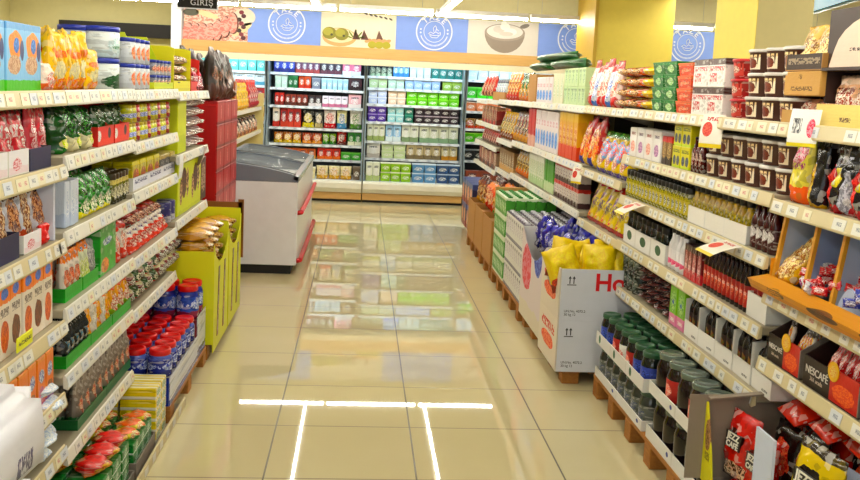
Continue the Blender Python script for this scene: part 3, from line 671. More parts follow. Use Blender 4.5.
row('r',494,503.5,z+.006,[pou('blue_bag',.1,.24,pm('#dfe8ee','#3a7aa8','#1a3a5a',('#ffffff','#3a80c0',.5,.5,.3,.3),rough=.3),seed=3)],4,lab='white and blue bag in brown tray on top right shelf',cat='bag',xf=1.535)
row('r',480.5,492,z,[pou('red_bag',.12,.24,pm('#c83226','#7a1c1c','#e0503a',('#f0c8a0','#a02020',.5,.5,.3,.3),rough=.3),seed=13,k=1.05),pou('red_bag',.12,.2,pm('#a82a2c','#e0a060','#d8443a',('#f4d8b0','#802020',.5,.5,.3,.3),rough=.3),seed=14,k=1.05)],8,lab=['bright red bag at far end of top right shelf','dark red bag at far end of top right shelf'],cat='bag',grp='red bags at the far end of the top right shelf')
# --- second level
z=Z(1.335)
LY=pm('#e9dc6a','#e86a30','#c6d66a',('#f0b0c0','#e04a70',.5,.72,.3,.14),[('#b04a80',.5,.6,.2,.8)],rough=.25,zb=.25,zt=.86,seed=3)
fill('r',3.0,3.14,z,pou('coffee_bag',.08,.235,LY,seed=21,k=1.),1,lab='tall lemon yellow bag at left end of shelf with black bags',cat='bag')
BG=pm('#17161c','#c7a017',None,('#e8c020','#b08010',.3,.3,.25,.4),rough=.2,zb=.05,seed=5)
fill('r',2.9,2.98,z,pou('coffee_bag',.08,.22,BG,seed=22),1,lab='black and gold bag right of the lemon yellow bag',cat='bag')
BK=pm('#1a1a22','#b21c28',None,('#e8d820','#c8b818',.45,.5,.18,.14),[('#c8c8d8',.68,.8,.2,.8)],rough=.18,zb=.12,bb=[('#c8202c','#e84a40',.2,.35,.16,.32),('#c8c8d4','#8a8a96',.8,.3,.13,.3)],seed=8)
fill('r',2.42,2.87,z,pou('coffee_bag',.1,.23,BK,seed=23,k=1.12,wr=.012),3,dp=2,lab='glossy black coffee bag with red and yellow print',cat='bag')
z=Z(1.35)
row('r',700,783,z,cupm(.095),6,2,2,lab='brown dessert tub on second right shelf',cat='tub')
row('r',689,699,z,lambda w:bottle('sauce_bottle',min(w/2,.035),.16,pm('#5a1c1c',None,None,('#e8d8c8','#8a3030',.5,.4,.4,.2),rough=.2),plain('#2a1212',.3)),3,dp=2,lab='small dark red bottle beside brown tubs',cat='bottle')
YM=pm('#dfd62c','#cfe03a',None,('#26304a','#5a6a8a',.3,.35,.18,.22),[('#3a5a20',.7,.85,.1,.9)],rough=.35,bb=[('#2a3048','#5a6a8a',.75,.35,.18,.22)],zb=.12,wob=.0)
row('r',671,688,z,cart('tea_box',.13,.105,YM),2,2,lab='lime yellow box with dark round prints, second right shelf',cat='box')
row('r',660,670,z,cart('tan_box',.1,.14,pm('#8a6a3a','#3a2a1a','#c8302a',('#e0c080','#5a3a1a',.5,.5,.3,.3),rough=.4)),2,lab='small tan box left of lime yellow boxes',cat='box')
row('r',628,659,z,[cart('white_tea_box',.12,.16,pm('#f2f0ee',None,None,('#9a5aa0','#e0b0d0',.5,.35,.3,.2),[('#604060',.75,.85,.2,.8)],rough=.4)),cart('white_tea_box',.12,.16,pm('#f4efec',None,None,('#e08a7a','#f8d0c0',.5,.35,.3,.2),[('#a05040',.75,.85,.2,.8)],rough=.4))],4,dp=1,lab=['white box with purple picture on second right shelf','white box with pink picture on second right shelf'],cat='box')
z=Z(1.19)
CBg=pm('#e4c42a','#4a3a8a','#3a8a3c',('#e04a30','#4aa0d8',.5,.5,.42,.3),rough=.22,bb=[('#f4f0e0','#e88030',.4,.3,.2,.15)],zb=.12,zt=.85,seed=3)
CBr=pm('#c4302c','#d8b03a','#b01c2a',('#f0c060','#e84a3c',.5,.45,.36,.3),rough=.22,zb=.25,zt=.8,seed=5)
CBo=pm('#e07a2c','#3a3a8a','#c84a2a',('#f4d080','#d8402a',.5,.5,.4,.3),rough=.22,zb=.2,zt=.84,seed=8)
row('r',593,623,z,[pou('snack_bag',.12,.27,CBg,seed=31,k=1.3)],4,dp=1,lab='yellow green and blue snack bag, third bay from pillar cups',cat='bag',tilt=-.1,grp='colourful snack bags on second right shelf')
row('r',576,592,z,[pou('snack_bag',.12,.34,CBr,seed=32,k=1.3),pou('snack_bag',.12,.3,CBo,seed=33,k=1.3)],4,lab=['tall red snack bag on second right shelf','tall orange snack bag on second right shelf'],cat='bag',grp='tall snack bags on second right shelf',tilt=-.06)
row('r',557,575,z,cart('cereal_box',.14,.34,pm('#e8b428','#d8502a','#f0c83a',('#c83a24','#f8e0a0',.5,.5,.35,.22),rough=.35,seed=3)),5,lab='tall yellow orange carton on second right shelf',cat='carton')
row('r',534,556,z,cart('milk_carton',.1,.33,MW,cap='#e8e8ee'),8,lab='tall white milk carton with blue print, second right shelf',cat='carton')
row('r',527,533,z,cart('red_carton',.12,.34,pm('#c83a30','#e0b0a0',None,None,rough=.4)),2,lab='tall red carton on second right shelf',cat='carton')
MA=pm('#8a2c3a','#c8902c','#5a1c2a',('#e8c8a0','#3a1420',.5,.5,.35,.3),rough=.25,seed=3); YA=pm('#d8a42a','#8a4a1c','#e8c040',('#f4e4a0','#7a3a18',.5,.5,.35,.3),rough=.25,seed=4)
row('r',511,526,z,[pou('pasta_bag',.12,.3,MA,seed=41,k=1.2)],5,lab='maroon bag on far second right shelf',cat='bag',tilt=-.1)
row('r',498,510,z,[pou('pasta_bag',.12,.3,YA,seed=42,k=1.15)],5,lab='golden yellow bag on far second right shelf',cat='bag',tilt=-.08)
row('r',482,496,Z(1.29),[cart('red_box',.1,.2,pm('#a83a34','#7a2a20','#d8a080',('#e8c8a0','#702020',.5,.5,.35,.3),rough=.35)),cart('red_box',.1,.17,pm('#8a4a3a','#c83a2a',None,('#e8d8b0','#602020',.5,.5,.35,.3),rough=.35))],9,lab=['reddish box at far end, second right shelf','brownish box at far end, second right shelf'],cat='box',grp='boxes at the far end, second shelf')
# --- third level, near bay: candy case with dividers
z=Z(1.0); CAR=pm('#d79a2a','#c8881e',None,('#4a2c14','#d79a2a',.2,.45,.06,.3),rough=.45,bb=[('#4a2c14','#7a4a1c',.5,.5,.09,.28),('#4a2c14','#7a4a1c',.78,.5,.08,.3)],wob=.0); DV=plain('#8fa0c4',.5); DVw=plain('#bfcbe4',.5)
o=empty('candy_case',(1.45,2.62,z)); o.rotation_euler=(0,0,-PI/2); tag(o,'yellow printed candy case with pale blue upright dividers, third right shelf','carton')
w=1.06
link('tray',MB().box(-w/2,w/2,.06,.42,0.012,.018,CAR).box(-w/2,-w/2+.006,.06,.42,.018,.12,CAR).mesh('tray'),o)
fp=MB().prism([(-.005,.012),(.06,.018),(.055,.06),(-.022,.045)],'x',-w/2,w/2,CAR); link('front_panel',fp.mesh('front_panel'),o)
for i,xx in enumerate((-w/2,-.3,-.12,.07,.28,.5)):
    link('divider',MB().prism([(.075,.02),(.42,.02),(.42,.285),(.11,.285)],'x',xx+.01,xx+.018,DV if i%2 else DVw).mesh('divider'),o)
    link('divider_edge',MB().prism([(.06,.02),(.0745,.02),(.109,.285),(.095,.285)],'x',xx+.006,xx+.022,plain('#d9a54a',.5)).mesh('divider_edge'),o)
link('back_board',MB().box(-w/2,w/2,.421,.43,.02,.285,DV).mesh('back_board'),o)
for i,(xx,cc) in enumerate(((-.02,DVw),(.18,DVw),(.4,DVw))): # scoop shaped front cards
    poly=[(xx-.08,.03)]+[(xx+.08-.16*k/8,.03+.09*math.sin(PI*k/8)) for k in range(9)]
    link('front_card',MB().prism(poly,'y',.08,.086,DVw).mesh('front_card'),o)
GD=pm('#e0b040','#c88420',None,('#f6e09a','#a86a14',.5,.5,.4,.35),rough=.2,seed=3)
rnd=random.Random(3)
for i in range(3): place(pouch('candy_bag',.13,.07,.2,GD,False,50+i),'golden candy bag leaning in left end of candy case, '+['lowest','middle','uppermost'][i],'bag','golden candy bags',(1.49+.035*i,3.1-.035*i,z+.045+.05*i),-PI/2,-.5,.5)
CD=[pm('#c8202c',None,None,('#ffffff','#c8202c',.5,.5,.3,.3),rough=.25,seed=i) for i in range(2)]+[pm('#e8e4ea',None,None,('#c02030','#3a4aa0',.5,.5,.3,.3),rough=.25),pm('#3a48a8',None,None,('#e8e8f4','#2a3080',.5,.5,.3,.3),rough=.25)]
cm_=[pouch('wrapped_candy',.055,.025,.03,m,False,60+i,wr=.003) for i,m in enumerate(CD)]
for i in range(170):
    yy=2.96-rnd.random()*.8; xx=1.51+rnd.random()*.22; pr=cm_[rnd.choice([0,1,2]) if yy>2.62 else rnd.choice([2,3,3])]
    place(pr,'small wrapped candy loose in the candy case, third right shelf','candy','wrapped candies in the candy case',(xx,yy,z+.05+rnd.random()*.05+(xx-1.51)*.35),rnd.random()*6,rnd.random()-.5,rnd.random()-.5)
# third level, jars
z=Z(1.12)
def spice(w): return jar('olive_jar',min(w/2,.034),.15,pm('#b4a81e','#8f8a1c','#6a6a1c',('#d8cc3a','#8a8418',.5,.6,.5,.3),rough=.15),plain('#191b16',.35),pm('#c9b93a',None,None,('#f0ecd4','#2a3a20',.5,.5,.3,.4),[('#20301a',.6,.8,.35,.65)],rough=.4,wob=0),.2)
row('r',624,685,z,spice,17,dp=2,lab='yellow olive jar with black lid, third right shelf',cat='jar',grp='yellow olive jars on the third right shelf')
row('r',686,745,z,lambda w:tray('white_tray',w,.16,.075,WC,1.,panel=pm('#eeeae2',None,None,None,None,rough=.5)),3,lab='white shrink tray of oil bottles, third right shelf',cat='tray')
row('r',687.5,744,z+.006,lambda w:bottle('oil_bottle',min(w/2,.034),.17,pm('#b89a20','#9a8a1c',None,('#d8c040','#7a7418',.5,.5,.5,.3),rough=.12),plain('#161616',.35),None,sh=.5,neck=.5,caph=.2),10,dp=2,lab='oil bottle with black cap in white tray',cat='bottle',xf=1.54)
def redb(w): return bottle('syrup_bottle',min(w/2,.034),.19,plain('#4a1414',.15),plain('#2a1010',.3),pm('#4a1414',None,None,('#f0ece8','#c8c0c0',.5,.6,.42,.3),rough=.3,wob=0))
row('r',746,770,z,redb,4,dp=2,lab='dark red bottle with round white label',cat='bottle')
# third level, far
z=Z(.85)
CY=pm('#dcc22c','#a83a3a','#c8242c',('#f0b0b8','#7a2a5a',.35,.62,.16,.12),rough=.22,bb=[('#f0e060','#5a2a6a',.65,.45,.18,.14),('#c83a3a','#f0d040',.4,.25,.2,.12),('#3a2030','#5a3040',.35,.64,.07,.05)],zb=.12,zt=.84,seed=4)
row('r',584,617,z,[pou('snack_bag',.12,.29,CY,seed=51,k=1.2)],5,dp=1,lab='yellow snack bag with red top, third right shelf',cat='bag',tilt=-.16)
row('r',553,577,Z(.885),cart('juice_carton',.09,.135,pm('#d8cfc8','#4a2c30','#c83a30',('#7a1c24','#f0f0f0',.5,.5,.3,.3),rough=.35,seed=3)),9,2,lab='red black and white drink carton, third right shelf',cat='carton',grp='dark drink cartons in two layers')
row('r',543,552,Z(.885),cart('juice_carton',.09,.28,pm('#5aa03a','#cfe0b8','#3a8a2c',None,rough=.35)),4,lab='tall green drink carton, third right shelf',cat='carton')
row('r',528,542,Z(.885),cart('juice_carton',.09,.26,pm('#dfe4cc','#b8cfa0','#eef0e4',('#9ab880','#f4f4ec',.5,.5,.3,.3),rough=.35)),7,lab='tall pale green drink carton, third right shelf',cat='carton')
row('r',514,527,Z(.885),pou('nut_bag',.12,.24,pm('#b88a34','#e07a24','#7a6a2c',('#e8d08a','#6a4a1c',.5,.5,.35,.3),rough=.25,seed=3),seed=61,k=1.15),5,lab='amber bag on far third right shelf',cat='bag')
row('r',499,513,Z(.885),cart('flour_bag',.12,.22,pm('#8a6a40','#c8a068',None,('#e8dcc0','#5a3a20',.5,.5,.3,.3),rough=.5)),6,lab='brown paper pack on far third right shelf',cat='box')
row('r',481,496,Z(1.05),pou('red_bag',.1,.17,pm('#b02a2c','#5a1c1c','#d8503a',('#f0c0a0','#801c1c',.5,.5,.3,.3),rough=.3),seed=62,k=1.1),8,lab='dark red bag at far end, third right shelf',cat='bag')
row('r',479,495,Z(.79),[cart('far_box',.1,.18,pm('#c8a888','#8a4a34',None,('#f0e0d0','#7a2a24',.5,.5,.3,.3),rough=.4)),cart('far_box',.1,.2,pm('#8a2a34','#4a1c24',None,('#e8b090','#702028',.5,.5,.3,.3),rough=.4))],8,lab=['tan box at far end, fourth right shelf','wine red box at far end, fourth right shelf'],cat='box',grp='boxes at the far end, fourth shelf')
# --- fourth level
z=Z(.75)
def coffee_case(y,w,label,h=.16):
    o=empty('coffee_case',(1.515,y,z)); o.rotation_euler=(0,0,-PI/2); tag(o,label,'carton','instant coffee cases')
    DK=plain('#2a1a16',.45); RD=pm('#c8281c',None,None,('#f07a28','#e04a20',.5,.35,.4,.3),rough=.4,wob=.05); d=.34
    b=MB().box(-w/2,w/2,0,d,0,.004,DK); b.prism([(0,0),(d,0),(d,h),(.1,h),(0,h*.62)],'x',-w/2,-w/2+.005,DK); b.prism([(0,0),(d,0),(d,h),(.1,h),(0,h*.62)],'x',w/2-.005,w/2,GRC); b.box(-w/2+.005,w/2-.005,d-.005,d,.004,h,GRC); link('case_body',b.mesh('case_body'),o)
    link('dark_panel',MB().box(-w/2+.005,0,0,.005,.004,h*.62,DK).mesh('dark_panel'),o)
    link('red_panel',MB().box(0,w/2-.005,0,.005,.004,h*.68,RD).mesh('red_panel'),o)
    lettering('NESCAFÉ',w*.105,plain('#f4f0ea',.4),o,face_mat(-w*.245,-.001,h*.36))
    lettering('3ü1 arada',w*.06,plain('#d8c8b8',.4),o,face_mat(-w*.245,-.001,h*.2))
    q=MB(); disc(q,0.02,h*.62,.032,.032,pm('#f2c23c',None,None,('#e89a20','#f8e08a',.5,.5,.3,.3),rough=.4),-.001,20,th=.003); link('round_seal',q.mesh('round_seal'),o)
STK=pm('#c81e24','#8a1218',None,('#f4e8e4','#e8503c',.5,.55,.3,.3),rough=.25,seed=2); 
for i,(y,w,lb) in enumerate(((3.0,.24,'instant coffee case with yellow seal, left end of fourth right shelf'),(2.68,.34,'instant coffee case full of red sticks, second from shelf end'),(2.3,.34,'instant coffee case cut by right edge of the picture'))):
    coffee_case(y,w,lb)
    rnd=random.Random(i+40); st_=pouch('coffee_stick',.035,.02,.17,STK if i else pm('#d8cfc4','#c8281c','#3a2a20',('#e8c83a','#c83020',.5,.5,.3,.3),rough=.25),False,70+i,wr=.003)
    nn=int(w/.036)
    for a in range(nn-1):
        for e in range(4): place(st_,'coffee stick packed in the %s of the fourth right shelf'%['leftmost case','middle case','case at right edge'][i],'stick','coffee sticks in %s'%['the leftmost case','the middle case','the edge case'][i],(1.54+.07*e,y-w/2+.03+a*.036+rnd.random()*.006,z+.006+.01*e),-PI/2+(rnd.random()-.5)*.3,-.25-rnd.random()*.15,(rnd.random()-.5)*.3)
z=Z(.858)
SH=pm('#efedea',None,None,('#2a5a3a','#2a5a3a',.5,.5,.2,.28),rough=.5,wob=0)
def grn_box(w): return tray('shield_box',w,.15,.13,WC,.75,panel=SH)
row('r',622,664,z,grn_box,3,lab='white display box with green shield, fourth right shelf',cat='carton')
row('r',624,662,z+.006,lambda w:jar('dark_jar',min(w/2,.036),.165,plain('#1a2018',.15),plain('#141414',.3),None,.2),8,dp=2,lab='dark jar with black lid in shield box',cat='jar',xf=1.545)
def pinkb(w): return bottle('dairy_bottle',min(w/2,.04),.2,plain('#f0eef0',.3),plain('#22202a',.35),pm('#f4f0f2',None,None,('#e04a7a','#f090b0',.5,.22,.45,.18),rough=.35,wob=0),sh=.55,neck=.5,caph=.14)
row('r',665,681,z,pinkb,4,lab='white bottle with pink picture, fourth right shelf',cat='bottle')
row('r',682,699,z,cart('red_can_box',.1,.16,pm('#7a1824','#c8303a','#3a1018',('#e8b0b0','#8a1c28',.5,.5,.3,.3),[('#f4d8d8',.3,.42,.2,.8)],rough=.3)),4,dp=1,lab='dark red box with pale print, fourth right shelf',cat='box')
def cola(w): return bottle('sauce_bottle',min(w/2,.034),.2,plain('#260c0c',.12),plain('#0f0f10',.3),pm('#a8241e',None,None,('#f08060','#7a1410',.5,.5,.35,.3),[('#f6d8c8',.55,.7,.2,.8)],rough=.35),sh=.6,neck=.45)
row('r',700,744,z,cola,11,dp=2,lab='dark sauce bottle with red label, fourth right shelf',cat='bottle')
row('r',745,765,z,lambda w:tray('white_case',w,.25,.17,WC,.55,panel=WC),1,lab='white cut-front case at right end of fourth shelf',cat='carton')
row('r',747,763,z+.006,cola,3,dp=2,lab='dark sauce bottle inside white cut-front case',cat='bottle',xf=1.545)
# --- fifth level
z=Z(.6)
DKP=pm('#241a20','#141014',None,('#7a3a34','#3a2024',.5,.5,.42,.3),rough=.25,seed=3)
row('r',619,634,z,lambda w:can('dark_tin',min(w/2,.05),.11,pm('#26322e',None,None,('#8a948c','#3a4a44',.5,.5,.4,.3),rough=.25),plain('#3a4440',.3)),3,2,dp=2,lab='dark green tin at far end, fifth right shelf',cat='tin')
fill('r',yof(635,1.525,z),yof(667,1.525,z),z,lambda w:pouch('date_pack',w,.2,.045,DKP,False,71),4,5,lab='flat dark maroon pack in stack, fifth right shelf',cat='bag',grp='flat dark packs on the fifth right shelf')
row('r',668,682,z,cart('apple_carton',.1,.19,pm('#8ec63a','#e08ab0',None,('#4aa02c','#d8f0a0',.5,.62,.38,.25),[('#f8f8f0',.1,.2,.2,.8)],rough=.35,bb=[('#2a6ac0','#2a6ac0',.5,.6,.12,.07)],wob=.02)),2,lab='lime green and pink carton, fifth right shelf',cat='carton')
def scoopcase(w): return tray('bottle_case',w,.26,.175,WC,.42,full=True,panel=pm('#f0eeea',None,None,None,[('#404040',.15,.28,.55,.85)],rough=.5,wob=0))
row('r',683,770,z,scoopcase,5,lab='white cut-front bottle case, fifth right shelf',cat='carton')
row('r',685,768,z+.006,lambda w:bottle('black_bottle',min(w/2,.034),.2,plain('#15100e',.12),plain('#101010',.3),pm('#2c1512',None,None,('#b04a34','#5a8a3a',.5,.5,.3,.3),rough=.4),sh=.58),16,dp=2,lab='near-black bottle in white case, fifth right shelf',cat='bottle',xf=1.542)
# price wobblers / hanging shelf cards
def card(name,loc,w,h,m,rz,tx,label,grp='price cards hanging on the right shelf rails',sub=None):
    n=6; vs=[];fs=[]
    for i in range(n+1):
        v=i/n; yy=-.02*math.sin(v*1.6)*h/.1
        for xx in (-w/2,w/2): vs.append((xx,yy-.0006,-v*h))
    N=len(vs); vs+=[(a,b+.0012,c) for a,b,c in vs]
    for i in range(n): a=2*i; fs+=[(a,a+2,a+3,a+1),(N+a,N+a+1,N+a+3,N+a+2),(a,N+a,N+a+2,a+2),(a+1,a+3,N+a+3,N+a+1)]
    fs+=[(0,1,N+1,N),(2*n,N+2*n,N+2*n+1,2*n+1)]
    me=MB().add(vs,fs,m).mesh(name); o=link(name,me); o.matrix_world=Matrix.Translation(loc)@Matrix.Rotation(rz,4,'Z')@Matrix.Rotation(tx,4,'X'); return tag(o,label,'card',grp)
C1=pm('#f4efe4','#e8d040',None,('#c8282c','#e06a50',.3,.55,.22,.22),[('#c83a3a',.8,.92,.2,.8)],rough=.4,zb=.12,wob=0)
C2=pm('#f3f1ee','#e8d850',None,('#d83a5a','#f0a0b0',.75,.5,.14,.25),[('#5a5a60',.35,.75,.12,.42)],rough=.4,zb=.1,wob=0)
card('price_card',(1.484,3.72,1.617),.1,.14,C1,-PI/2+.75,0,'white price card with red spiral print hanging from top shelf')
card('price_card',(1.484,2.93,1.66),.1,.125,C2,-PI/2+.7,.0,'white price card with barcode hanging below kraft cartons')
card('price_card',(1.484,4.62,1.12),.15,.13,C1,-PI/2,-.95,'tilted price card below the yellow olive jars',)
card('price_card',(1.484,3.42,1.12),.16,.13,C1,-PI/2,-1.05,'pale price card sticking out below dark red bottles')
card('price_card',(1.484,6.02,1.185),.09,.11,C1,-PI/2+.6,0,'small price card between drink cartons and snack bags')
# ================================================================== floor-level goods, right side
WOODP=NT('pallet_wood'); co,x,y,z_=WOODP.coord('Object'); g=WOODP.noise(WOODP.scale(co,9,2,14),3,4,.6)
PAL=WOODP.fin(WOODP.mix(g,rgb('#c08a4c'),rgb('#8a5a2c')),.7)
def pallet(x0,x1,y0,y1,label,H_=.12,nb=4):
    o=empty('wooden_pallet',((x0+x1)/2,(y0+y1)/2,0)); tag(o,label,'pallet','wooden pallets'); W=(x1-x0)/2;L=(y1-y0)/2
    n=nb
    for i in range(n):
        yy=-L+.05+(2*L-.1)*i/(n-1)
        for xx in (-W+.05,0,W-.05): link('block',MB().box(xx-.05,xx+.05,yy-.045,yy+.045,0,H_-.022,PAL,.003).mesh('block'),o)
    for i in range(5):
        xx=-W+.05+(2*W-.1)*i/4; link('board',MB().box(xx-.05,xx+.05,-L,L,H_-.021,H_,PAL,.002).mesh('board'),o)
pallet(1.36,1.93,2.25,3.17,'wooden pallet under the jazz red coffee bag case, bottom right'.replace(' jazz',''))
pallet(1.36,1.93,3.22,4.86,'wooden pallet under the two layers of dark jars',nb=6)
pallet(1.22,1.93,5.02,6.35,'wooden pallet under the white and blue bag boxes',.085,nb=5)
pallet(1.2,1.93,6.42,7.84,'wooden pallet under stacked green and white drink cartons',nb=5)
pallet(1.2,1.93,7.9,9.7,'farthest wooden pallet under the kraft boxes',nb=6)
# near case of ground coffee bags
place(carton('closed_case',.92,.55,.14,GRC),'plain closed case below the coffee bag display case','carton',None,(1.36,2.71,.121),-PI/2)
o=empty('coffee_bag_case',(1.33,2.71,.262)); o.rotation_euler=(0,0,-PI/2); tag(o,'open cardboard case of coffee bags with tall brown flap, bottom right corner','carton')
w=.92; b=MB().box(-w/2,w/2,0,.46,0,.004,GRC).box(-w/2,w/2,.456,.46,.004,.31,plain('#8fa0c4',.5)).box(w/2-.005,w/2,.0,.456,.004,.27,GRC); link('case_body',b.mesh('case_body'),o)
FLP=pm('#93877a',None,None,None,None,rough=.6); YGP=pm('#e2dc2a','#e6e01c',None,('#caa070','#6a4020',.35,.62,.22,.2),[('#5a4a1c',.3,.4,.2,.6)],rough=.45,zb=.3,seed=2)
link('side_flap',MB().box(-w/2-.004,-w/2,-.07,.3,-.0,.325,FLP).mesh('side_flap'),o)
link('corner_panel',MB().prism([(-w/2+.002,.0),(-w/2+.11,.0),(-w/2+.08,.12),(-w/2+.012,.3),(-w/2+.002,.3)],'y',-.008,-.002,YGP).mesh('corner_panel'),o)
link('top_flap',MB().prism([(-.004,.315),(.34,.35),(.34,.356),(-.004,.321)],'x',-w/2,-w/2+.03,FLP).mesh('top_flap'),o)
link('divider',MB().box(-.12,.01,.03,.04,0,.335,plain('#dce4f6',.5)).mesh('divider'),o)
for xx in (.02,.26): link('inner_flap',MB().prism([(xx,.2),(xx+.16,.2),(xx+.15,.285),(xx+.03,.275)],'y',.25,.255,plain('#cdd8f2',.5)).mesh('inner_flap'),o)
JR=pm('#c8291f','#6a1410',None,('#1a1010','#2a1414',.42,.62,.2,.15),[('#f0e0c0',.08,.16,.2,.85)],rough=.18,bb=[('#e8c8a8','#4a2418',.5,.18,.4,.13)],zb=.12,zt=.88,seed=2,wob=.03)
JK=pm('#201512','#8a2a1c',None,('#c8281c','#e06a4a',.5,.5,.35,.3),rough=.18,zb=.12,seed=4)
JY=pm('#dfc51c','#2a2a14','#2a1c10',('#191210','#191210',.5,.6,.3,.17),rough=.18,bb=[('#4a6a1c','#c8d83a',.5,.26,.36,.12)],zb=.08,zt=.9,seed=6,wob=.02)
WHT=plain('#f6f2e6',.4)
def jbag(m,name,yy,xx,z0,rz,h,w_,label,txt=None,grp='ground coffee bags in the bottom right case',roll=0):
    nm,parts,dim=pouch(name,w_,.085,h,m,False,int(abs(yy)*90),wr=.007)
    o=empty(name,(xx,yy,z0)); o.matrix_world=Matrix.Translation((xx,yy,z0))@Matrix.Rotation(-PI/2+rz,4,'Z')@Matrix.Rotation(-.12,4,'X')@Matrix.Rotation(roll,4,'Y'); tag(o,label,'bag',grp)
    link('bag_body',parts[0][1],o)
    if txt:
        link('dark_badge',MB().prism([(-w_*.24,h*.48),(w_*.24,h*.48),(w_*.28,h*.71),(-w_*.28,h*.71)],'y',-.005,.006,plain('#16100f',.3)).mesh('dark_badge'),o); lettering('JEZZ',w_*.2,WHT,o,face_mat(0,-.0062,h*.65),.001,bold=True); lettering('CAFÉ',w_*.175,WHT,o,face_mat(0,-.0062,h*.53),.001,bold=True)
jbag(JR,'coffee_bag',3.07,1.38,.3,.2,.25,.17,'red and black coffee bag at left end of bottom right case',1)
jbag(JR,'coffee_bag',2.91,1.38,.285,.1,.25,.15,'red and black coffee bag beside the white divider',1)
jbag(JK,'coffee_bag',2.98,1.5,.3,.1,.25,.17,'dark coffee bag in second row behind the red ones, left'); jbag(JK,'coffee_bag',2.86,1.52,.28,-.1,.3,.17,'dark coffee bag in second row behind white divider')
for i in range(4): place(pouch('coffee_bag',.2,.36,.05,JK,False,75+i),'coffee bag lying flat at the bottom of the case, %s'%ordn(3-i,4),'bag','flat coffee bags at the case bottom',(1.38,3.03-.215*i,.268),-PI/2)
for i in range(4): place(pouch('coffee_bag',.18,.09,.27,[JK,JR][i%2],False,85+i),'coffee bag standing in rear row of the case, %s'%ordn(3-i,4),'bag','rear row coffee bags',(1.63,3.06-.2*i,.31),-PI/2)
JM=pm('#c02018','#d83a28','#2a1412',('#f0e8e4','#d84030',.5,.6,.3,.2),rough=.18,zb=.35,seed=3)
for i in range(3): place(pouch('coffee_bag',.17,.07,.28,JM,False,81+i),'shiny red and white coffee bag lying on top of the case, '+['left','middle','right'][i],'bag','coffee bags lying flat',(1.53+.03*i,3.0-.17*i,.6+.005*i),-PI/2,-1.15,.1)
jbag(JY,'coffee_bag',2.56,1.38,.33,.1,.31,.23,'yellow and black coffee bag right of the white divider',1)
jbag(JY,'coffee_bag',2.36,1.37,.28,.0,.27,.18,'yellow and black coffee bag, second from white divider',1)
jbag(JY,'coffee_bag',2.4,1.51,.37,.08,.3,.2,'yellow and black coffee bag in back row',1)
# dark jars
LG=plain('#7c8880',.25,.6); LDG=plain('#2f5a3e',.3); JD=plain('#18070b',.12,0,.6)
LBr=pm('#b02a24',None,None,('#e8604a','#f0d0c0',.5,.5,.25,.3),rough=.4,seed=2); LBb=pm('#2a3f96','#dfe4f0',None,('#4a64c8','#1f2c70',.5,.6,.5,.25),rough=.4,zb=.2,seed=3); LBg=pm('#f0efe9','#c8382c',None,('#d84a3a','#f4f0e8',.5,.4,.3,.3),rough=.4,zb=.15)
def bigjar(w): return jar('preserve_jar',min(w/2,.066),.2,JD,LG,None,.13,seg=20,shoulder=.82)
def bigjarl(w): return jar('preserve_jar',min(w/2,.066),.2,JD,LG,LBr,.13,seg=20,shoulder=.82)
def traylow(w,m=WC,h=.05): return tray('shrink_tray',w,.42,h,m,1.,panel=pm('#efedea',None,None,('#3a4a9a','#3a4a9a',.85,.5,.04,.2),rough=.5,wob=0))
fill('r',3.24,3.94,.121,lambda w:traylow(w,h=.06),2,1,lab='white shrink tray under lower dark jars',cat='tray',xf=1.365,rzj=0,jit=0)
fill('r',3.25,3.93,.127,bigjar,5,1,3,lab='big dark preserve jar, lower tier near camera',cat='jar',xf=1.372,jit=0)
fill('r',3.24,3.94,.334,lambda w:traylow(w,h=.055),2,1,lab='white shrink tray under upper dark jars',cat='tray',xf=1.365,rzj=0,jit=0)
fill('r',3.25,3.93,.34,[bigjar,bigjarl],5,1,3,lab=['big dark jar with silver lid, upper tier','big dark jar with silver lid and red label, upper tier'],cat='jar',grp='upper tier dark jars near camera',xf=1.372,jit=0)
def gj(m): return lambda w: jar('pickle_jar',min(w/2,.055),.175,plain('#141c1c',.1,0,.7),LDG,m,.14,seg=18,shoulder=.8)
def gjw(w): return jar('pickle_jar',min(w/2,.055),.175,plain('#3f4440',.12,0,.7),plain('#4d6a58',.3),pm('#6d726a',None,None,('#8a9088','#3a4a80',.5,.5,.4,.3),rough=.3),.14,seg=18)
fill('r',3.99,4.84,.121,lambda w:traylow(w,h=.05),2,1,lab='white shrink tray under the lower green-lid jars',cat='tray',xf=1.36,rzj=0,jit=0)
fill('r',4.0,4.83,.127,gjw,7,1,3,lab='shrink wrapped jar, lower tier below green lids',cat='jar',xf=1.366,jit=0)
SHL=pm('#efedea',None,None,('#1f6a44','#1f6a44',.25,.5,.07,.36),rough=.5,wob=0)
fill('r',3.99,4.84,.308,lambda w:tray('shield_tray',w,.4,.065,WC,1.,panel=SHL),3,1,lab='white tray with green shield below green-lid jars',cat='tray',xf=1.355,rzj=0,jit=0)
fill('r',4.0,4.83,.314,[gj(LBb),gj(LBb),gj(LBr),gj(LBg),gj(LBr)],7,1,3,lab=['green-lid jar with blue label, upper tier','green-lid jar with deep blue label, upper tier','green-lid jar with red label, upper tier','green-lid jar with white label, upper tier','green-lid jar with bright red label, upper tier'],cat='jar',grp='green-lid jars in the upper tier',xf=1.362,jit=0)
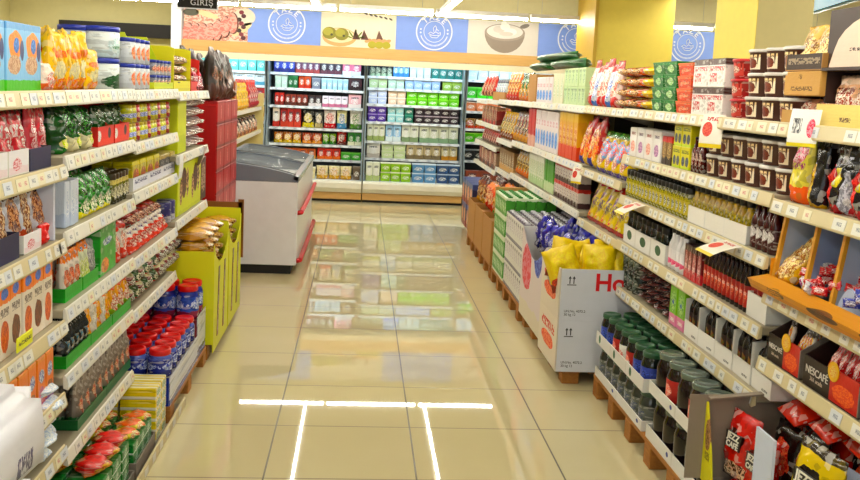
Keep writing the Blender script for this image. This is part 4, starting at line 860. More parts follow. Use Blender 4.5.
# white printed boxes with yellow bags
def hbox(z0,h,top,label):
    W=.7;D=.52; o=empty('white_display_box',(1.165,4.98,z0)); tag(o,label,'carton','white printed boxes')
    SID=pm('#efe6d8',None,None,('#e0522a','#ef8a5a',.5,.42,.34,.14),[('#d8482c',.62,.8,.15,.85)],rough=.5,wob=.02)
    FR=plain('#e4e6ee',.5)
    link('front_face',MB().box(0,W,0,.006,0,h,FR).mesh('front_face'),o)
    if top: poly=[(.006,0),(D,0),(D,h),(D*.92,h)]+[(D*.92-(D*.8)*k/8,h-(.16)*math.sin(PI*k/8)**.6) for k in range(1,8)]+[(D*.12,h),(.006,h)]
    else: poly=[(.006,0),(D,0),(D,h),(.006,h)]
    sm=MB()
    # side printed in the y-z plane: build rotated so that its print reads along y
    s_=MB().prism([(p[0]-D/2,p[1]) for p in poly],'y',0,.006,SID).mesh('side_face'); q=link('side_face',s_,o); q.rotation_euler=(0,0,-PI/2); q.location=(0,D/2,0)
    s2=link('side_face',MB().box(W-.006,W,.006,D,0,h,FR).mesh('side_face'),o); link('rear_face',MB().box(.006,W-.006,D-.006,D,0,h,FR).mesh('rear_face'),o)
    if not top: link('lid_face',MB().box(.006,W-.006,.006,D-.006,h-.006,h-.0005,FR).mesh('lid_face'),o)
    link('bottom_face',MB().box(.006,W-.006,.006,D-.006,0,.005,FR).mesh('bottom_face'),o)
    BK_=plain('#3a3c44',.5); RD=plain('#d8202c',.4)
    a=MB()
    for xx in (.055,.078):
        a.box(xx-.003,xx+.003,-.001,.0,h-.085,h-.045,BK_); a.prism([(xx-.009,h-.055),(xx+.009,h-.055),(xx,h-.04)],'y',-.0015,-.0005,BK_)
    a.box(.04,.093,-.001,0,h-.094,h-.089,BK_); link('arrow_mark',a.mesh('arrow_mark'),o)
    lettering('UN.No. 4072.2\n30 kg 12',.02,BK_,o,face_mat(.03,-.001,.045),align='LEFT')
    if top: lettering('Ho',.14,RD,o,face_mat(.2,-.001,h*.74),align='LEFT',bold=True)
hbox(.086,.3,False,'lower white box with arrow marks at aisle edge'); hbox(.3875,.3,True,'upper white box with red H letters holding yellow bags')
YB2=pm('#ecd01c','#8a2a1c',None,('#f8e238','#f0d020',.5,.6,.4,.3),rough=.33,zb=.2,bb=[('#8a2014','#d84a1c',.4,.22,.36,.12)],seed=4)
rnd=random.Random(9)
place(pouch('popcorn_block',.6,.4,.2,YB2,False,91),'large yellow bag lying at the bottom of the upper white box','bag',None,(1.5,5.03,.4))
for i in range(8):
    xx=1.24+.15*(i%4); yy=5.03+.23*(i//4)
    place(pouch('yellow_bag',.2,.11,.25,YB2,False,92+i,wr=.014),'puffy yellow snack bag in upper white box, %s row, %s from aisle'%(['front','back'][i//4],['nearest','second','third','fourth'][i%4]),'bag','yellow snack bags in the white box',(xx,yy,.545+rnd.random()*.03),rnd.random()*.6-.3,-.15,(rnd.random()-.5)*.9)
# blue bag box
o=empty('blue_bag_box',(1.2,5.98,.086)); o.rotation_euler=(0,0,-PI/2); tag(o,'pale printed box of dark blue bags behind the white boxes','carton'); w=.84
PKB=pm('#e9dfe0','#e8e0d0',None,('#e08a9a','#d83a4a',.25,.6,.2,.25),rough=.5,bb=[('#3a4ab0','#7a90d8',.7,.8,.16,.2)],zb=.2)
poly=[(-w/2,0),(w/2,0),(w/2,.62)]+[(w/2-.04-(w-.08)*k/8,.6-.14*math.sin(PI*k/8)) for k in range(9)]+[(-w/2,.62)]
link('front_face',MB().prism(poly,'y',0,.006,PKB).mesh('front_face'),o)
b=MB().box(-w/2,-w/2+.005,.006,.6,0,.62,WC).box(w/2-.005,w/2,.006,.6,0,.62,WC).box(-w/2+.005,w/2-.005,.595,.6,0,.62,WC).box(-w/2+.005,w/2-.005,.006,.595,0,.36,WC); link('case_body',b.mesh('case_body'),o)
BB_=pm('#24248a','#1a1a5a','#3a3ab0',('#5a5ad0','#d8d8f0',.5,.5,.22,.18),rough=.2,zb=.2,seed=5)
for i in range(15):
    yy=5.64+.17*(i%5); xx=1.26+.19*(i//5)
    place(pouch('blue_bag',.19,.1,.24,BB_,False,110+i,wr=.013),'dark blue snack bag in pale box, %s, %s row'%(ordn(i%5,5),['aisle','middle','inner'][i//5]),'bag','dark blue snack bags',(xx,yy,.56+rnd.random()*.03),-PI/2+rnd.random()*.8-.4,-.2,(rnd.random()-.5)*.6)
# drink carton blocks
TP=pm('#e8e8e4','#8a8a94','#4a3c58',('#b0a0b0','#f4f4f4',.5,.55,.3,.25),[('#5a4a60',.75,.88,.2,.8)],rough=.4,zb=.12,zt=.99,wob=0); TOPV=plain('#5a4a66',.4)
TG=pm('#4f9a3a','#e8eee0','#dfe8d0',('#7ac04a','#f0f4e8',.5,.5,.35,.25),rough=.4,zb=.12,zt=.88,seed=3)
for k in range(3):
    fill('r',6.44,7.22,.121+.197*k,lambda w:carton('milk_carton',w,.08,.196,TP,cap='#e8e6ee' if k==2 else None),9,1,1 if k<2 else 7,lab='white drink carton with violet grey print, %s tier'%['lowest','middle','top'][k],cat='carton',grp='violet grey drink cartons',xf=1.21,jit=0,rzj=0)
place(carton('inner_case',.76,.5,.392,TOPV),'dark violet inner case behind white drink cartons','carton',None,(1.3,6.83,.121),-PI/2)
for k in range(4):
    fill('r',7.24,7.82,.121+.172*k,lambda w:carton('green_carton',w,.08,.171,TG,cap='#3a8a3a' if k==3 else None),7,1,1 if k<3 else 5,lab='green and white drink carton, %s tier'%['lowest','second','third','top'][k],cat='carton',grp='green drink cartons',xf=1.205,jit=0,rzj=0)
place(carton('inner_case',.56,.5,.512,TOPV),'dark inner case behind green drink cartons','carton',None,(1.3,7.53,.121),-PI/2)
# kraft boxes with bags
for i,(y0,y1) in enumerate(((7.92,8.5),(8.52,9.1),(9.12,9.68))):
    place(tray('kraft_box',y1-y0-.01,.55,.46,KR,.86,panel=KR),'kraft box of bags on pallet, '+['nearest','middle','farthest'][i],'carton','kraft boxes at floor level',(1.2,(y0+y1)/2,.121),-PI/2)
    if i==0: place(carton('kraft_flap_board',.03,.5,.24,KR2),'upright cardboard flap at near end of nearest kraft box','flap',None,(1.22,y0+.03,.585),-PI/2)
    m=[pm('#d8842c','#4a9a34','#e8602c',('#f0d070','#c84a1c',.5,.5,.35,.3),rough=.25,seed=3),pm('#e0582a','#c83a1c','#f08a3a',('#f8d8a0','#c8301c',.5,.5,.35,.3),rough=.25,seed=5),pm('#8a4a2a','#d8a02c','#5a2a1c',('#e8c080','#5a2014',.5,.5,.35,.3),rough=.25,seed=6)][i]
    for a in range(6): place(pouch('snack_bag',.18,.1,.27,m,False,130+a+i*7,wr=.012),['orange and green','bright orange','brown and gold'][i]+' snack bag in floor-level kraft box, '+['nearest front','middle front','farthest front','nearest back','middle back','farthest back'][a],'bag',['orange green','bright orange','brown gold'][i]+' bags in kraft box',(1.27+.16*(a//3),y0+.12+.17*(a%3),.5),-PI/2+rnd.random()*.4-.2,-.15,(rnd.random()-.5)*.4)
    place(carton('box_filler',y1-y0-.06,.45,.34,KR),'inner carton beneath bags in kraft box, '+['nearest','middle','farthest'][i],'carton','inner kraft cartons',(1.24,(y0+y1)/2,.127),-PI/2)
DB=pm('#2a2f5a','#8a2430','#4a5a9a',('#c8502c','#e8c8a0',.5,.5,.35,.3),rough=.35,seed=4)
fill('r',9.75,10.7,.1,lambda w:carton('dark_blue_case',w,.3,.27,DB),4,2,lab='dark blue and red case at far end floor level',cat='carton',xf=1.24)
# ================================================================== goods on the left-hand run
z=Z(1.61)
LB1=pm('#8ec3ea','#5cbf2c','#6fa8dc',('#ee8a22','#f0a43a',.5,.68,.36,.2),rough=.35,bb=[('#2a66b8','#5a9ae0',.55,.68,.16,.11),('#d8b89a','#b88a6a',.45,.38,.36,.14),('#1f2a6a','#27307a',.85,.6,.12,.14)],zb=.17,zt=.9,wob=.03,seed=2)
row('l',-14,42,z,cart('toy_snack_box',.09,.205,LB1),3,lab='blue orange and green box at left end of top left shelf',cat='box',rzj=.02)
place(wedge('snack_pyramid',.05,.1,.19,pm('#b8d83a','#e8c84a',None,('#f0e8a0','#e07a9a',.5,.4,.3,.3),rough=.4)),'lime wedge-shaped pack right of the blue orange boxes','box',None,(-1.03,yof(47,-1.03,z),z),PI/2)
YP=pm('#f2c416','#e8683a','#f4cc1c',('#f0601c','#f8a03a',.5,.62,.36,.07),rough=.25,bb=[('#ee6a22','#f8b040',.5,.12,.4,.14),('#d8cfa8','#f0e4b0',.5,.36,.32,.16)],zb=.04,zt=.93,seed=3,wob=.06)
row('l',51,88,z,[pou('yellow_sachet',.05,.215,YP,False,151,k=1.1),pou('yellow_sachet',.05,.2,YP,False,152,k=1.15)],5,dp=2,lab=['tall yellow hanging pack on top left shelf','slightly shorter yellow pack on top left shelf'],cat='pack',grp='yellow packs on the top left shelf',rzj=.5)
row('l',50,57,z,pou('cream_sachet',.05,.09,pm('#f0d8c8','#e8703a',None,('#f8f0e8','#e0503a',.5,.4,.35,.3),rough=.3,seed=3),False,153,k=1.2),1,lab='small pink and white pack before yellow packs',cat='pack',xf=-1.0)
row('l',90,102,z,pou('yellow_sachet',.05,.155,YP,False,155,k=1.1),1,lab='short yellow pack beside the blue-lid tubs, top left shelf',cat='pack',rzj=.1,xf=-1.01)
BLL=plain('#2c3fa4',.3)
TB=pm('#e8eef0','#cfe0e8',None,('#e0ecf0','#b8d4d8',.5,.5,.4,.3),[('#3a8a4a',.35,.45,.2,.8)],rough=.3); TBG=pm('#e4ecec',None,None,('#1c4a2c','#2f6a3c',.5,.3,.46,.3),rough=.3,seed=4)
def bigtub(m): return lambda w: can('formula_tub',min(w/2,.075),.13,m,BLL,lidh=.022,seg=22)
fill('l',yof(104,-1.03,z),yof(133,-1.03,z),z,bigtub(TBG),1,lab='large round tub with green plant print and blue lid',cat='tub',xf=-1.03)
fill('l',yof(104,-1.03,z),yof(133,-1.03,z),z+.132,bigtub(TB),1,lab='large pale tub with blue lid stacked over plant-print tub',cat='tub',xf=-1.03)
row('l',86,103,z,bigtub(TB),1,2,lab='pale tub with blue lid behind the short yellow pack',cat='tub',xf=-1.13)
CN=pm('#d8dce4','#c8ccd4',None,('#e8702c','#f4b080',.5,.5,.32,.32),rough=.3,seed=3)
row('l',133,152,z,lambda w: can('small_tin',min(w/2,.04),.115,CN,BLL,lidh=.018),4,2,dp=2,lab='small orange and white tin with blue lid',cat='tin',grp='small blue-lid tins on the top left shelf')
CN2=pm('#7a7a8a','#c8c8d0',None,('#d83a3a','#e8e0c0',.5,.5,.4,.3),rough=.3,seed=5)
LT=pm('#d0dc1c','#dce42a',None,('#2a3014','#2a3014',.72,.82,.06,.08),rough=.45,wob=0)
row('l',153,174,z,lambda w: tray('lime_tray',w,.26,.27,LT,.12,panel=LT),1,lab='lime display case with tins on top left shelf',cat='carton')
row('l',154.5,172.5,z+.006,lambda w: can('small_tin',min(w/2,.036),.075,CN2,BLL,lidh=.014),5,2,dp=2,lab='small grey tin inside lime display case',cat='tin',grp='grey tins in the lime case',xf=-1.035)
YC=pm('#e6de22','#d8d01c',None,('#3a2a1c','#3a2a1c',.3,.85,.08,.07),rough=.45,wob=0)
row('l',175,190,z,lambda w: tray('yellow_case',w,.26,.25,YC,.25,panel=YC,full=True),1,lab='yellow display case of round cakes, top left shelf',cat='carton')
RC=pm('#5a2c1c','#e0b888',None,('#f0dcc0','#7a3c1c',.5,.55,.4,.35),rough=.25,seed=3)
row('l',176,189,z+.006,lambda w: pouch('round_cake_pack',w,.1,.05,RC,False,161),2,4,lab='brown and cream cake pack in yellow case',cat='pack',xf=-1.035,zstep=.052)
RTY=plain('#d8301c',.45)
row('l',190.5,199.5,z,lambda w: tray('red_case',w,.26,.2,RTY,.3,panel=RTY,full=True),1,lab='red orange display case at far end of top left shelf',cat='carton')
row('l',191,199,z+.006,lambda w: pouch('snack_pack',w,.1,.05,RC,False,163),2,3,lab='small brown pack in red orange case',cat='pack',xf=-1.035,zstep=.052)
fill('l',5.68,5.99,Z(1.59),lambda w:pouch('dark_choco_bag',w*1.1,.12,.25,pm('#24110d','#4a2418','#3a1c14',('#8a5a40','#2a1410',.5,.45,.3,.2),rough=.33,seed=4),True,371,wr=.012),2,dp=1,lab='dark brown bag on far end of top left shelf',cat='bag',xf=-1.12)
# second level
z=Z(1.36)
RP=pm('#d8223a','#e8ddd0','#8a1420',('#f4eee8','#c83040',.75,.45,.2,.4),[('#f8f0f0',.55,.75,.1,.5)],rough=.25,bb=[('#5a2418','#e8a84a',.3,.2,.3,.12)],zb=.15,zt=.9,seed=3)
PP=pm('#d83a4a','#e8809a',None,('#f0c8c8','#c02a3a',.5,.5,.3,.35),rough=.25,seed=6)
row('l',-14,32,z+.006,pou('cake_mix_pouch',.07,.185,RP,True,171,k=1.05),3,dp=2,lab='red and white pouch in second left shelf',cat='pouch',xf=-1.045)
row('l',33,52,z+.006,pou('cake_mix_pouch',.07,.19,PP,True,172,k=1.1),2,lab='pink red pouch right of the red and white ones',cat='pouch',xf=-1.045,roll=.1)
WTR=pm('#ece9ec','#e8d8dc',None,('#c84a5a','#ecd8dc',.4,.4,.22,.3),rough=.5); NV=plain('#22244f',.45)
row('l',-14,30,z,lambda w:tray('white_case',w,.25,.075,WC,1.,panel=WTR),2,lab='white printed case front with pink picture, second left shelf',cat='carton',rzj=0)
row('l',31,52,z,lambda w:tray('navy_case',w,.25,.07,NV,1.,panel=NV),1,lab='navy blue case front holding the pink red pouches',cat='carton',rzj=0)
z=Z(1.387)
GP=pm('#1f5a26','#2a7a30','#17451c',('#d8e84a','#f0e8b0',.45,.25,.3,.16),rough=.2,zb=.1,zt=.85,seed=3); GP2=pm('#2a6a2c','#e8e0b8','#1f4f22',('#4a9a3a','#123a16',.5,.6,.3,.25),rough=.2,zb=.3,seed=7)
row('l',66,97,z,[pou('herb_bag',.12,.16,GP,True,181,wr=.014,k=1.25),pou('herb_bag',.12,.185,GP2,True,182,wr=.014,k=1.25)],5,dp=2,lab=['shiny dark green bag on second left shelf','dark green bag with cream base on second left shelf'],cat='bag',grp='green bags on the second left shelf')
RCs=pm('#e03a2a','#e84a30',None,('#2a1a14','#2a1a14',.72,.6,.1,.3),rough=.45,bb=[('#f4f0e8','#c8c0c0',.05,.5,.14,.3)],wob=0)
row('l',98,130,z,lambda w:tray('red_case',w,.26,.185,RTY,.42,panel=RCs),2,lab='red cardboard display case on second left shelf',cat='carton',rzj=.02)
row('l',100,128,z+.006,pou('herb_bag',.08,.15,GP,True,183,wr=.01),4,lab='green bag inside red cardboard case',cat='bag',xf=-1.05)
z=Z(1.37)
JA=pm('#c8c83a','#b8a82a','#d8d84a',('#3a5ac0','#e8e8f0',.5,.5,.6,.16),rough=.25,wob=.0,seed=2); JB=pm('#a82024','#8a1a1c','#c83034',('#c8a83a','#f0e0c0',.5,.5,.4,.2),rough=.25,wob=.03,seed=2)
row('l',131,171,z,[lambda w: jar('baby_food_jar',min(w/2,.034),.085,JA,plain('#d8cc3a',.3),None,.16),lambda w: jar('baby_food_jar',min(w/2,.034),.085,JA,plain('#c8b42a',.3),None,.16),lambda w: jar('baby_food_jar',min(w/2,.034),.085,JB,plain('#b82a2a',.3),None,.16)],12,2,dp=2,lab=['small yellow-lid jar with blue band','small golden-lid jar with blue band','small red jar between yellow ones'],cat='jar',grp='small jars in two layers, second left shelf')
YE=pm('#d6dc22','#c8d01c',None,None,None,rough=.45)
row('l',177.5,186,Z(1.24),lambda w: carton('lime_post_case',w,.25,.33,YE),1,lab='tall lime yellow case end beside silver bags',cat='carton')
SV=pm('#b8a8a8','#8a5a4a','#d8d0d0',('#7a3a2a','#efe6e0',.5,.5,.4,.35),rough=.15,seed=3)
row('l',187,206,Z(1.24),lambda w: pouch('silver_pack',w,.2,.06,SV,False,191,wr=.012),3,5,lab='silver brown pack in stack at far end',cat='pack',grp='silver packs stacked at far end of left run',zstep=.062)
# third level
z=Z(1.105)
WB=pm('#e4e2ea','#e8d8d0','#5a2c20',('#7a3a24','#d8a070',.5,.5,.36,.36),rough=.25,zb=.14,zt=.82,bb=[('#f0c8a0','#c84a3a',.5,.22,.36,.12)],seed=4)
row('l',-14,50,z+.005,[pou('wafer_pouch',.08,.2,WB,True,201,k=1.12),pou('wafer_pouch',.08,.21,pm('#dcdde8','#c85a3a','#6a3a2a',('#8a5030','#e8c8a0',.5,.55,.33,.33),rough=.25,seed=6),True,202,k=1.12)],5,dp=2,lab=['white and brown pouch on third left shelf','pale pouch with nut picture on third left shelf'],cat='pouch',grp='white brown pouches on third left shelf',xf=-1.045,roll=-.1)
row('l',-14,20,z,lambda w:tray('navy_case',w,.25,.08,NV,1.,panel=NV),1,lab='navy blue case front on third left shelf',cat='carton',rzj=0)
row('l',24,42,z,lambda w:tray('white_case',w,.25,.06,WC,1.,panel=pm('#eee',None,None,('#c83a2c','#e88a6a',.4,.5,.25,.3),rough=.5) if False else WTR),1,lab='low white printed case front on third left shelf',cat='carton',rzj=0)
place(pouch('red_sachet',.07,.03,.07,plain('#d8281c',.3),False,205),'small bright red sachet on third left shelf near bay seam','pack',None,(-1.02,yof(47,-1.02,z),z),PI/2)
place(carton('white_board',.012,.42,.22,plain('#e3e8f6',.45)),'upright white side board at bay seam, third left shelf','board',None,(-1.02,3.12,z),PI/2)
z=Z(1.125)
row('l',66,80,z,cart('white_pack',.06,.165,pm('#dfe6f4','#c8d4ea',None,('#f4f6fc','#b0c0e0',.5,.5,.3,.3),rough=.35)),3,dp=2,lab='white and pale blue pack on third left shelf',cat='pack')
SG=pm('#2f8a34','#f0e84a','#1f6a28',('#e8e4c8','#3a7a2a',.5,.25,.4,.16),rough=.2,zb=.16,zt=.9,bb=[('#5ab84a','#1f5a24',.5,.65,.35,.18)],seed=3)
row('l',84,114,z,pou('soup_pouch',.09,.165,SG,True,211,k=1.2,wr=.01),4,dp=2,lab='bright green soup pouch on third left shelf',cat='pouch')
row('l',115,131,z,[lambda w: jar('spice_jar',min(w/2,.03),.13,pm('#7a7a34','#3a3a2a','#d8c87a',('#e8e0c0','#5a5a2c',.5,.5,.5,.25),rough=.2),plain('#4a3a24',.3),None,.2)],5,dp=2,lab='small green brown jar on third left shelf',cat='jar')
z=Z(1.145)
PT=pm('#e9e9f2','#3a3a8a',None,None,[('#6a6a8a',.45,.8,.1,.9)],rough=.45,zb=.0,zt=2)
row('l',133,175,z,lambda w:tray('white_case',w,.25,.06,WC,1.,panel=PT),3,lab='long white case front below yellow packs',cat='carton',rzj=0)
YS_=pm('#d8c82a','#2a2a6a','#e8dc3a',('#e0702c','#8a2a1c',.5,.45,.42,.25),rough=.3,zb=.2,zt=.85,seed=3); YS2=pm('#c8701c','#5a1c1c','#e0a02c',('#e8d84a','#c83a1c',.5,.5,.4,.25),rough=.3,zb=.2,seed=5)
row('l',133,160,z+.006,cart('yellow_pack',.09,.125,YS_),4,dp=2,lab='yellow pack with food picture, third left shelf',cat='box',xf=-1.035)
row('l',160,175,z+.006,cart('dark_pack',.09,.11,pm('#3a3a4a','#2a2a5a','#c8b05a',('#a8a8b0','#3a2a2a',.5,.5,.4,.25),rough=.3)),3,dp=2,lab='dark pack with grey picture, third left shelf',cat='box',xf=-1.035)
z=Z(.875)
YD=pm('#d4dc1c','#c8d01a',None,('#3a1c12','#7a4a24',.5,.6,.2,.3),rough=.4,bb=[('#3a1c12','#d8b08a',.25,.45,.1,.25),('#3a1c12','#d8b08a',.78,.6,.1,.3)],zb=.08,seed=3)
row('l',178,200,z,lambda w: carton('lime_choco_case',w,.25,.3,YD),2,lab='lime yellow case with chocolate pictures, lower far end',cat='carton')
row('l',201,206,z,lambda w: carton('brown_case',w,.25,.28,pm('#5a2c1c','#3a1c14',None,('#d8b8a0','#3a1c14',.5,.5,.4,.35),rough=.4)),1,lab='dark brown case at the very far end of left run',cat='carton')
row('l',178,205,z+.305,pou('round_cake_pack',.14,.045,RC,False,219),4,lab='brown cake pack lying on the lime chocolate cases',cat='pack')
card('price_card',(-.985,5.1,1.24),.1,.13,pm('#f2f2f2','#e0e4ea',None,None,None,rough=.4),PI/2,.25,'white hanging price card at the lime case','price cards on the left rails')
card('price_card',(-.985,5.85,1.24),.1,.13,pm('#f4e8e4','#e8c8c8',None,None,None,rough=.4),PI/2+.5,.6,'pinkish hanging price card beside the red cartons','price cards on the left rails')
# fourth level
z=Z(.82)
OK=pm('#f0e6d8','#f0ddc4','#ee8a22',('#3a5ab8','#6a90e0',.5,.84,.3,.07),[('#5a4034',.55,.66,.15,.85)],rough=.35,zb=.02,zt=.72,bb=[('#8a5030','#5a3018',.5,.3,.36,.2)],wob=.05,seed=3)
OK2=pm('#f2e8da','#f0ddc4','#ee8a22',('#3a5ab8','#6a90e0',.5,.84,.3,.07),[('#5a4034',.55,.66,.15,.85)],rough=.35,zb=.02,zt=.72,bb=[('#e07a2a','#b84a14',.5,.3,.34,.2)],wob=.05,seed=5)
row('l',-14,54,z,[cart('pudding_box',.05,.235,OK),cart('pudding_box',.05,.235,OK2)],6,dp=2,lab=['tall orange and white box with nut picture','tall orange and white box with orange picture'],cat='box',grp='tall orange and white boxes, fourth left shelf',rzj=.01)
place(carton('shelf_sign',.13,.004,.045,pm('#e8e82a',None,None,None,[('#6a6a2a',.35,.65,.1,.9)],rough=.45,wob=0)),'bright yellow shelf strip before the orange white boxes','card',None,(-.995,yof(27,-.99,.82),.83),PI/2,0,0)
z=Z(.855)
GT=pm('#2fa436','#38b040',None,None,None,rough=.4)
row('l',66,99,z,lambda w:tray('green_case',w,.24,.05,GT,1.,panel=GT),2,lab='green display tray of pouches, fourth left shelf',cat='carton',rzj=0)
OP=pm('#efe3d8','#e8602a','#f08a2a',('#d8502a','#f4b08a',.5,.38,.36,.22),rough=.25,bb=[('#2a6a9a','#e8f0f4',.5,.84,.2,.07)],zb=.05,zt=.74,seed=3); GPc=pm('#e6ecd0','#a8c83a','#f08a2a',('#c8d84a','#f4f0d0',.5,.4,.36,.24),rough=.25,bb=[('#2a6a9a','#e8f0f4',.5,.84,.2,.07)],zb=.05,zt=.78,seed=5); SVp=pm('#b8b4b4','#8a8684','#a8a4a4',('#d8d4d4','#8a8a90',.5,.5,.3,.3),rough=.2,seed=3)
row('l',67,82,z+.006,pou('dessert_pouch',.05,.165,OP,True,221,k=1.15),3,dp=2,lab='orange and white pouch in green tray, fourth left shelf',cat='pouch',roll=.06,xf=-1.035)
row('l',82,91,z+.006,pou('dessert_pouch',.05,.17,GPc,True,222,k=1.15),2,dp=2,lab='pale green and orange pouch in green tray',cat='pouch',roll=.1,xf=-1.035)
row('l',91,99,z+.006,pou('dessert_pouch',.05,.16,SVp,True,223,k=1.15),1,dp=2,lab='silver grey pouch in green tray',cat='pouch',roll=.14,xf=-1.035)
BGP=pm('#2fa83a','#38b040','#27923a',('#1f5ab0','#e8f0f8',.45,.68,.3,.08),rough=.3,bb=[('#e8a04a','#c84a2a',.3,.2,.25,.15)],wob=.02,zb=.06,seed=2)
row('l',100,117,z,cart('green_case',.22,.2,BGP),1,lab='tall green case with blue oval, fourth left shelf',cat='carton')
row('l',117,130,z,pou('red_pouch',.07,.17,pm('#e4dcd0','#c8382a','#c83028',('#e88a6a','#f4f0e8',.5,.5,.3,.3),rough=.25,seed=5),True,231,k=1.1),2,dp=2,lab='red and white pouch beside green case, fourth left shelf',cat='pouch',roll=.12)
z=Z(.845)
RR=pm('#e04a34','#d83a24','#f0e4d8',('#f4e0d0','#c82a1c',.5,.45,.34,.2),rough=.2,bb=[('#5a2a6a','#f0f0f0',.5,.82,.3,.08)],zb=.1,zt=.68,seed=3)
row('l',133,168,z,pou('chips_pack',.08,.12,RR,True,241,wr=.01,k=1.05),7,dp=2,lab='red pack with white top, fourth left shelf',cat='pack')
row('l',134,162,z+.125,pou('dark_red_pack',.2,.07,pm('#8a1c1c','#5a1414','#c83a2c',('#e0b090','#6a1414',.5,.5,.4,.3),rough=.2,seed=4),False,242,wr=.01),4,dp=1,lab='dark red pack lying over red white packs',cat='pack')
row('l',169,177,z,lambda w: can('blue_tin',min(w/2,.05),.11,pm('#3a3a7a','#c8c8d8',None,None,rough=.3),plain('#4a4a8a',.3)),2,lab='dark blue tin at end of fourth left shelf',cat='tin')
# fifth level
z=Z(.562)
PB=pm('#f08a2a','#8a4aa8','#f09a3a',('#3a5ab8','#e8f0f8',.5,.62,.3,.14),rough=.35,bb=[('#7a3a24','#c8885a',.5,.25,.36,.16)],zb=.1,zt=.93,seed=3); PB2=pm('#f08a2a','#c84a8a','#f09a3a',('#3a5ab8','#e8f0f8',.5,.62,.3,.14),rough=.35,bb=[('#e8a8c0','#c85a8a',.5,.25,.36,.16)],zb=.1,zt=.93,seed=6)
row('l',-14,55,z,[cart('small_pudding_box',.05,.17,PB),cart('small_pudding_box',.05,.17,PB2)],7,dp=2,lab=['small orange and purple box, fifth left shelf','small orange and pink box, fifth left shelf'],cat='box',grp='small orange boxes, fifth left shelf')
z=Z(.615)
BP=pm('#1b2426','#1f3a34','#26343a',('#5a9ab8','#c8b89a',.5,.35,.25,.14),rough=.2,zb=.15,seed=4)
row('l',66,88,z+.004,pou('black_pouch',.06,.18,BP,True,251,k=1.1,wr=.01),5,dp=2,lab='black pouch with small picture, fifth left shelf',cat='pouch',roll=.12)
SO=pm('#f0b01c','#e85a1c','#f4c02a',('#e8581c','#f8d84a',.5,.4,.36,.22),rough=.25,bb=[('#f4efe0','#3a7a4a',.5,.86,.25,.07)],zb=.18,zt=.93,seed=3); SW_=pm('#ece4d4','#e8a04a','#f08a2a',('#f4f0e8','#d8c8a8',.5,.5,.34,.26),rough=.25,zb=.12,zt=.8,seed=4)
row('l',89,112,z+.004,[pou('soup_pouch',.05,.17,SO,True,252,k=1.15),pou('soup_pouch',.05,.17,SW_,True,253,k=1.15)],5,dp=2,lab=['yellow orange soup pouch, fifth left shelf','cream and orange soup pouch, fifth left shelf'],cat='pouch',grp='soup pouches on fifth left shelf',roll=.12)
row('l',113,131,z+.004,[pou('soup_pouch',.05,.16,pm('#e8a83a','#8ab83a','#e05a2a',('#f0e8d0','#c84a2a',.5,.45,.35,.25),rough=.25,seed=7),True,254,k=1.15)],3,dp=2,lab='green based orange pouch, fifth left shelf',cat='pouch',roll=.1)
row('l',67,131,z,lambda w:tray('green_case',w,.24,.045,GT,1.,panel=GT),3,lab='long green tray front, fifth left shelf',cat='carton',rzj=0,xf=-1.018)
z=Z(.6)
RNs=[pm('#8a2a2a','#3a5a2a','#d8d0a8',('#e8e8d8','#5a1c1c',.5,.5,.35,.3),rough=.25,seed=s) for s in (3,6)]+[pm('#3a5a2c','#c83a2a',None,('#e8e4c8','#2a3a1c',.5,.5,.35,.3),rough=.25,seed=4)]
row('l',133,160,z,[pou('cake_pack',.1,.075,RNs[0],False,261),pou('cake_pack',.1,.075,RNs[2],False,262)],6,2,dp=2,lab=['maroon and cream pack in fifth left shelf stack','green and red pack in fifth left shelf stack'],cat='pack',grp='mixed packs in two layers, fifth left shelf',zstep=.078)
row('l',161,184,z,[pou('cake_pack',.1,.075,RNs[1],False,263),pou('cake_pack',.1,.075,RNs[0],False,264)],6,2,lab=['reddish pack, far part of fifth left shelf','dark maroon pack, far part of fifth left shelf'],cat='pack',grp='reddish packs, far part of fifth left shelf',zstep=.078)
# sixth level
z=Z(.335)
GYp=pm('#8a7f74','#2f7a44','#9a9086',('#c84a2c','#e8c8a0',.5,.42,.25,.2),rough=.3,zb=.14,seed=3)
row('l',80,131,z,pou('grey_pouch',.06,.165,GYp,True,271,k=1.05),9,dp=2,lab='grey brown pouch with green base, lowest left shelf',cat='pouch',roll=.15)
GTd=plain('#1f6a3a',.4)
row('l',78,131,z,lambda w:tray('green_case',w,.24,.04,GTd,1.,panel=GTd),2,lab='dark green tray front, lowest left shelf',cat='carton',rzj=0,xf=-1.018)
z=Z(.37)
WFm=pm('#eceff8','#dfe6f4',None,('#c8d8f0','#f6f8fc',.5,.5,.4,.4),rough=.4,seed=3)
for i in range(5): place(pouch('napkin_pack',.2,.24,.05,WFm,False,281+i,wr=.008),'soft white and pale blue pack lying at bay seam, %s of stack'%['bottom','second','third','fourth','top'][i],'pack','soft white packs at the bay seam',(-1.0+.02*(i%2),2.98+.02*i,z+.052*i),PI/2+.1*(i%3-1))
row('l',10,60,z,pou('napkin_pack',.12,.1,WFm,False,288),4,lab='white pack on low shelf behind the big white bundles',cat='pack')
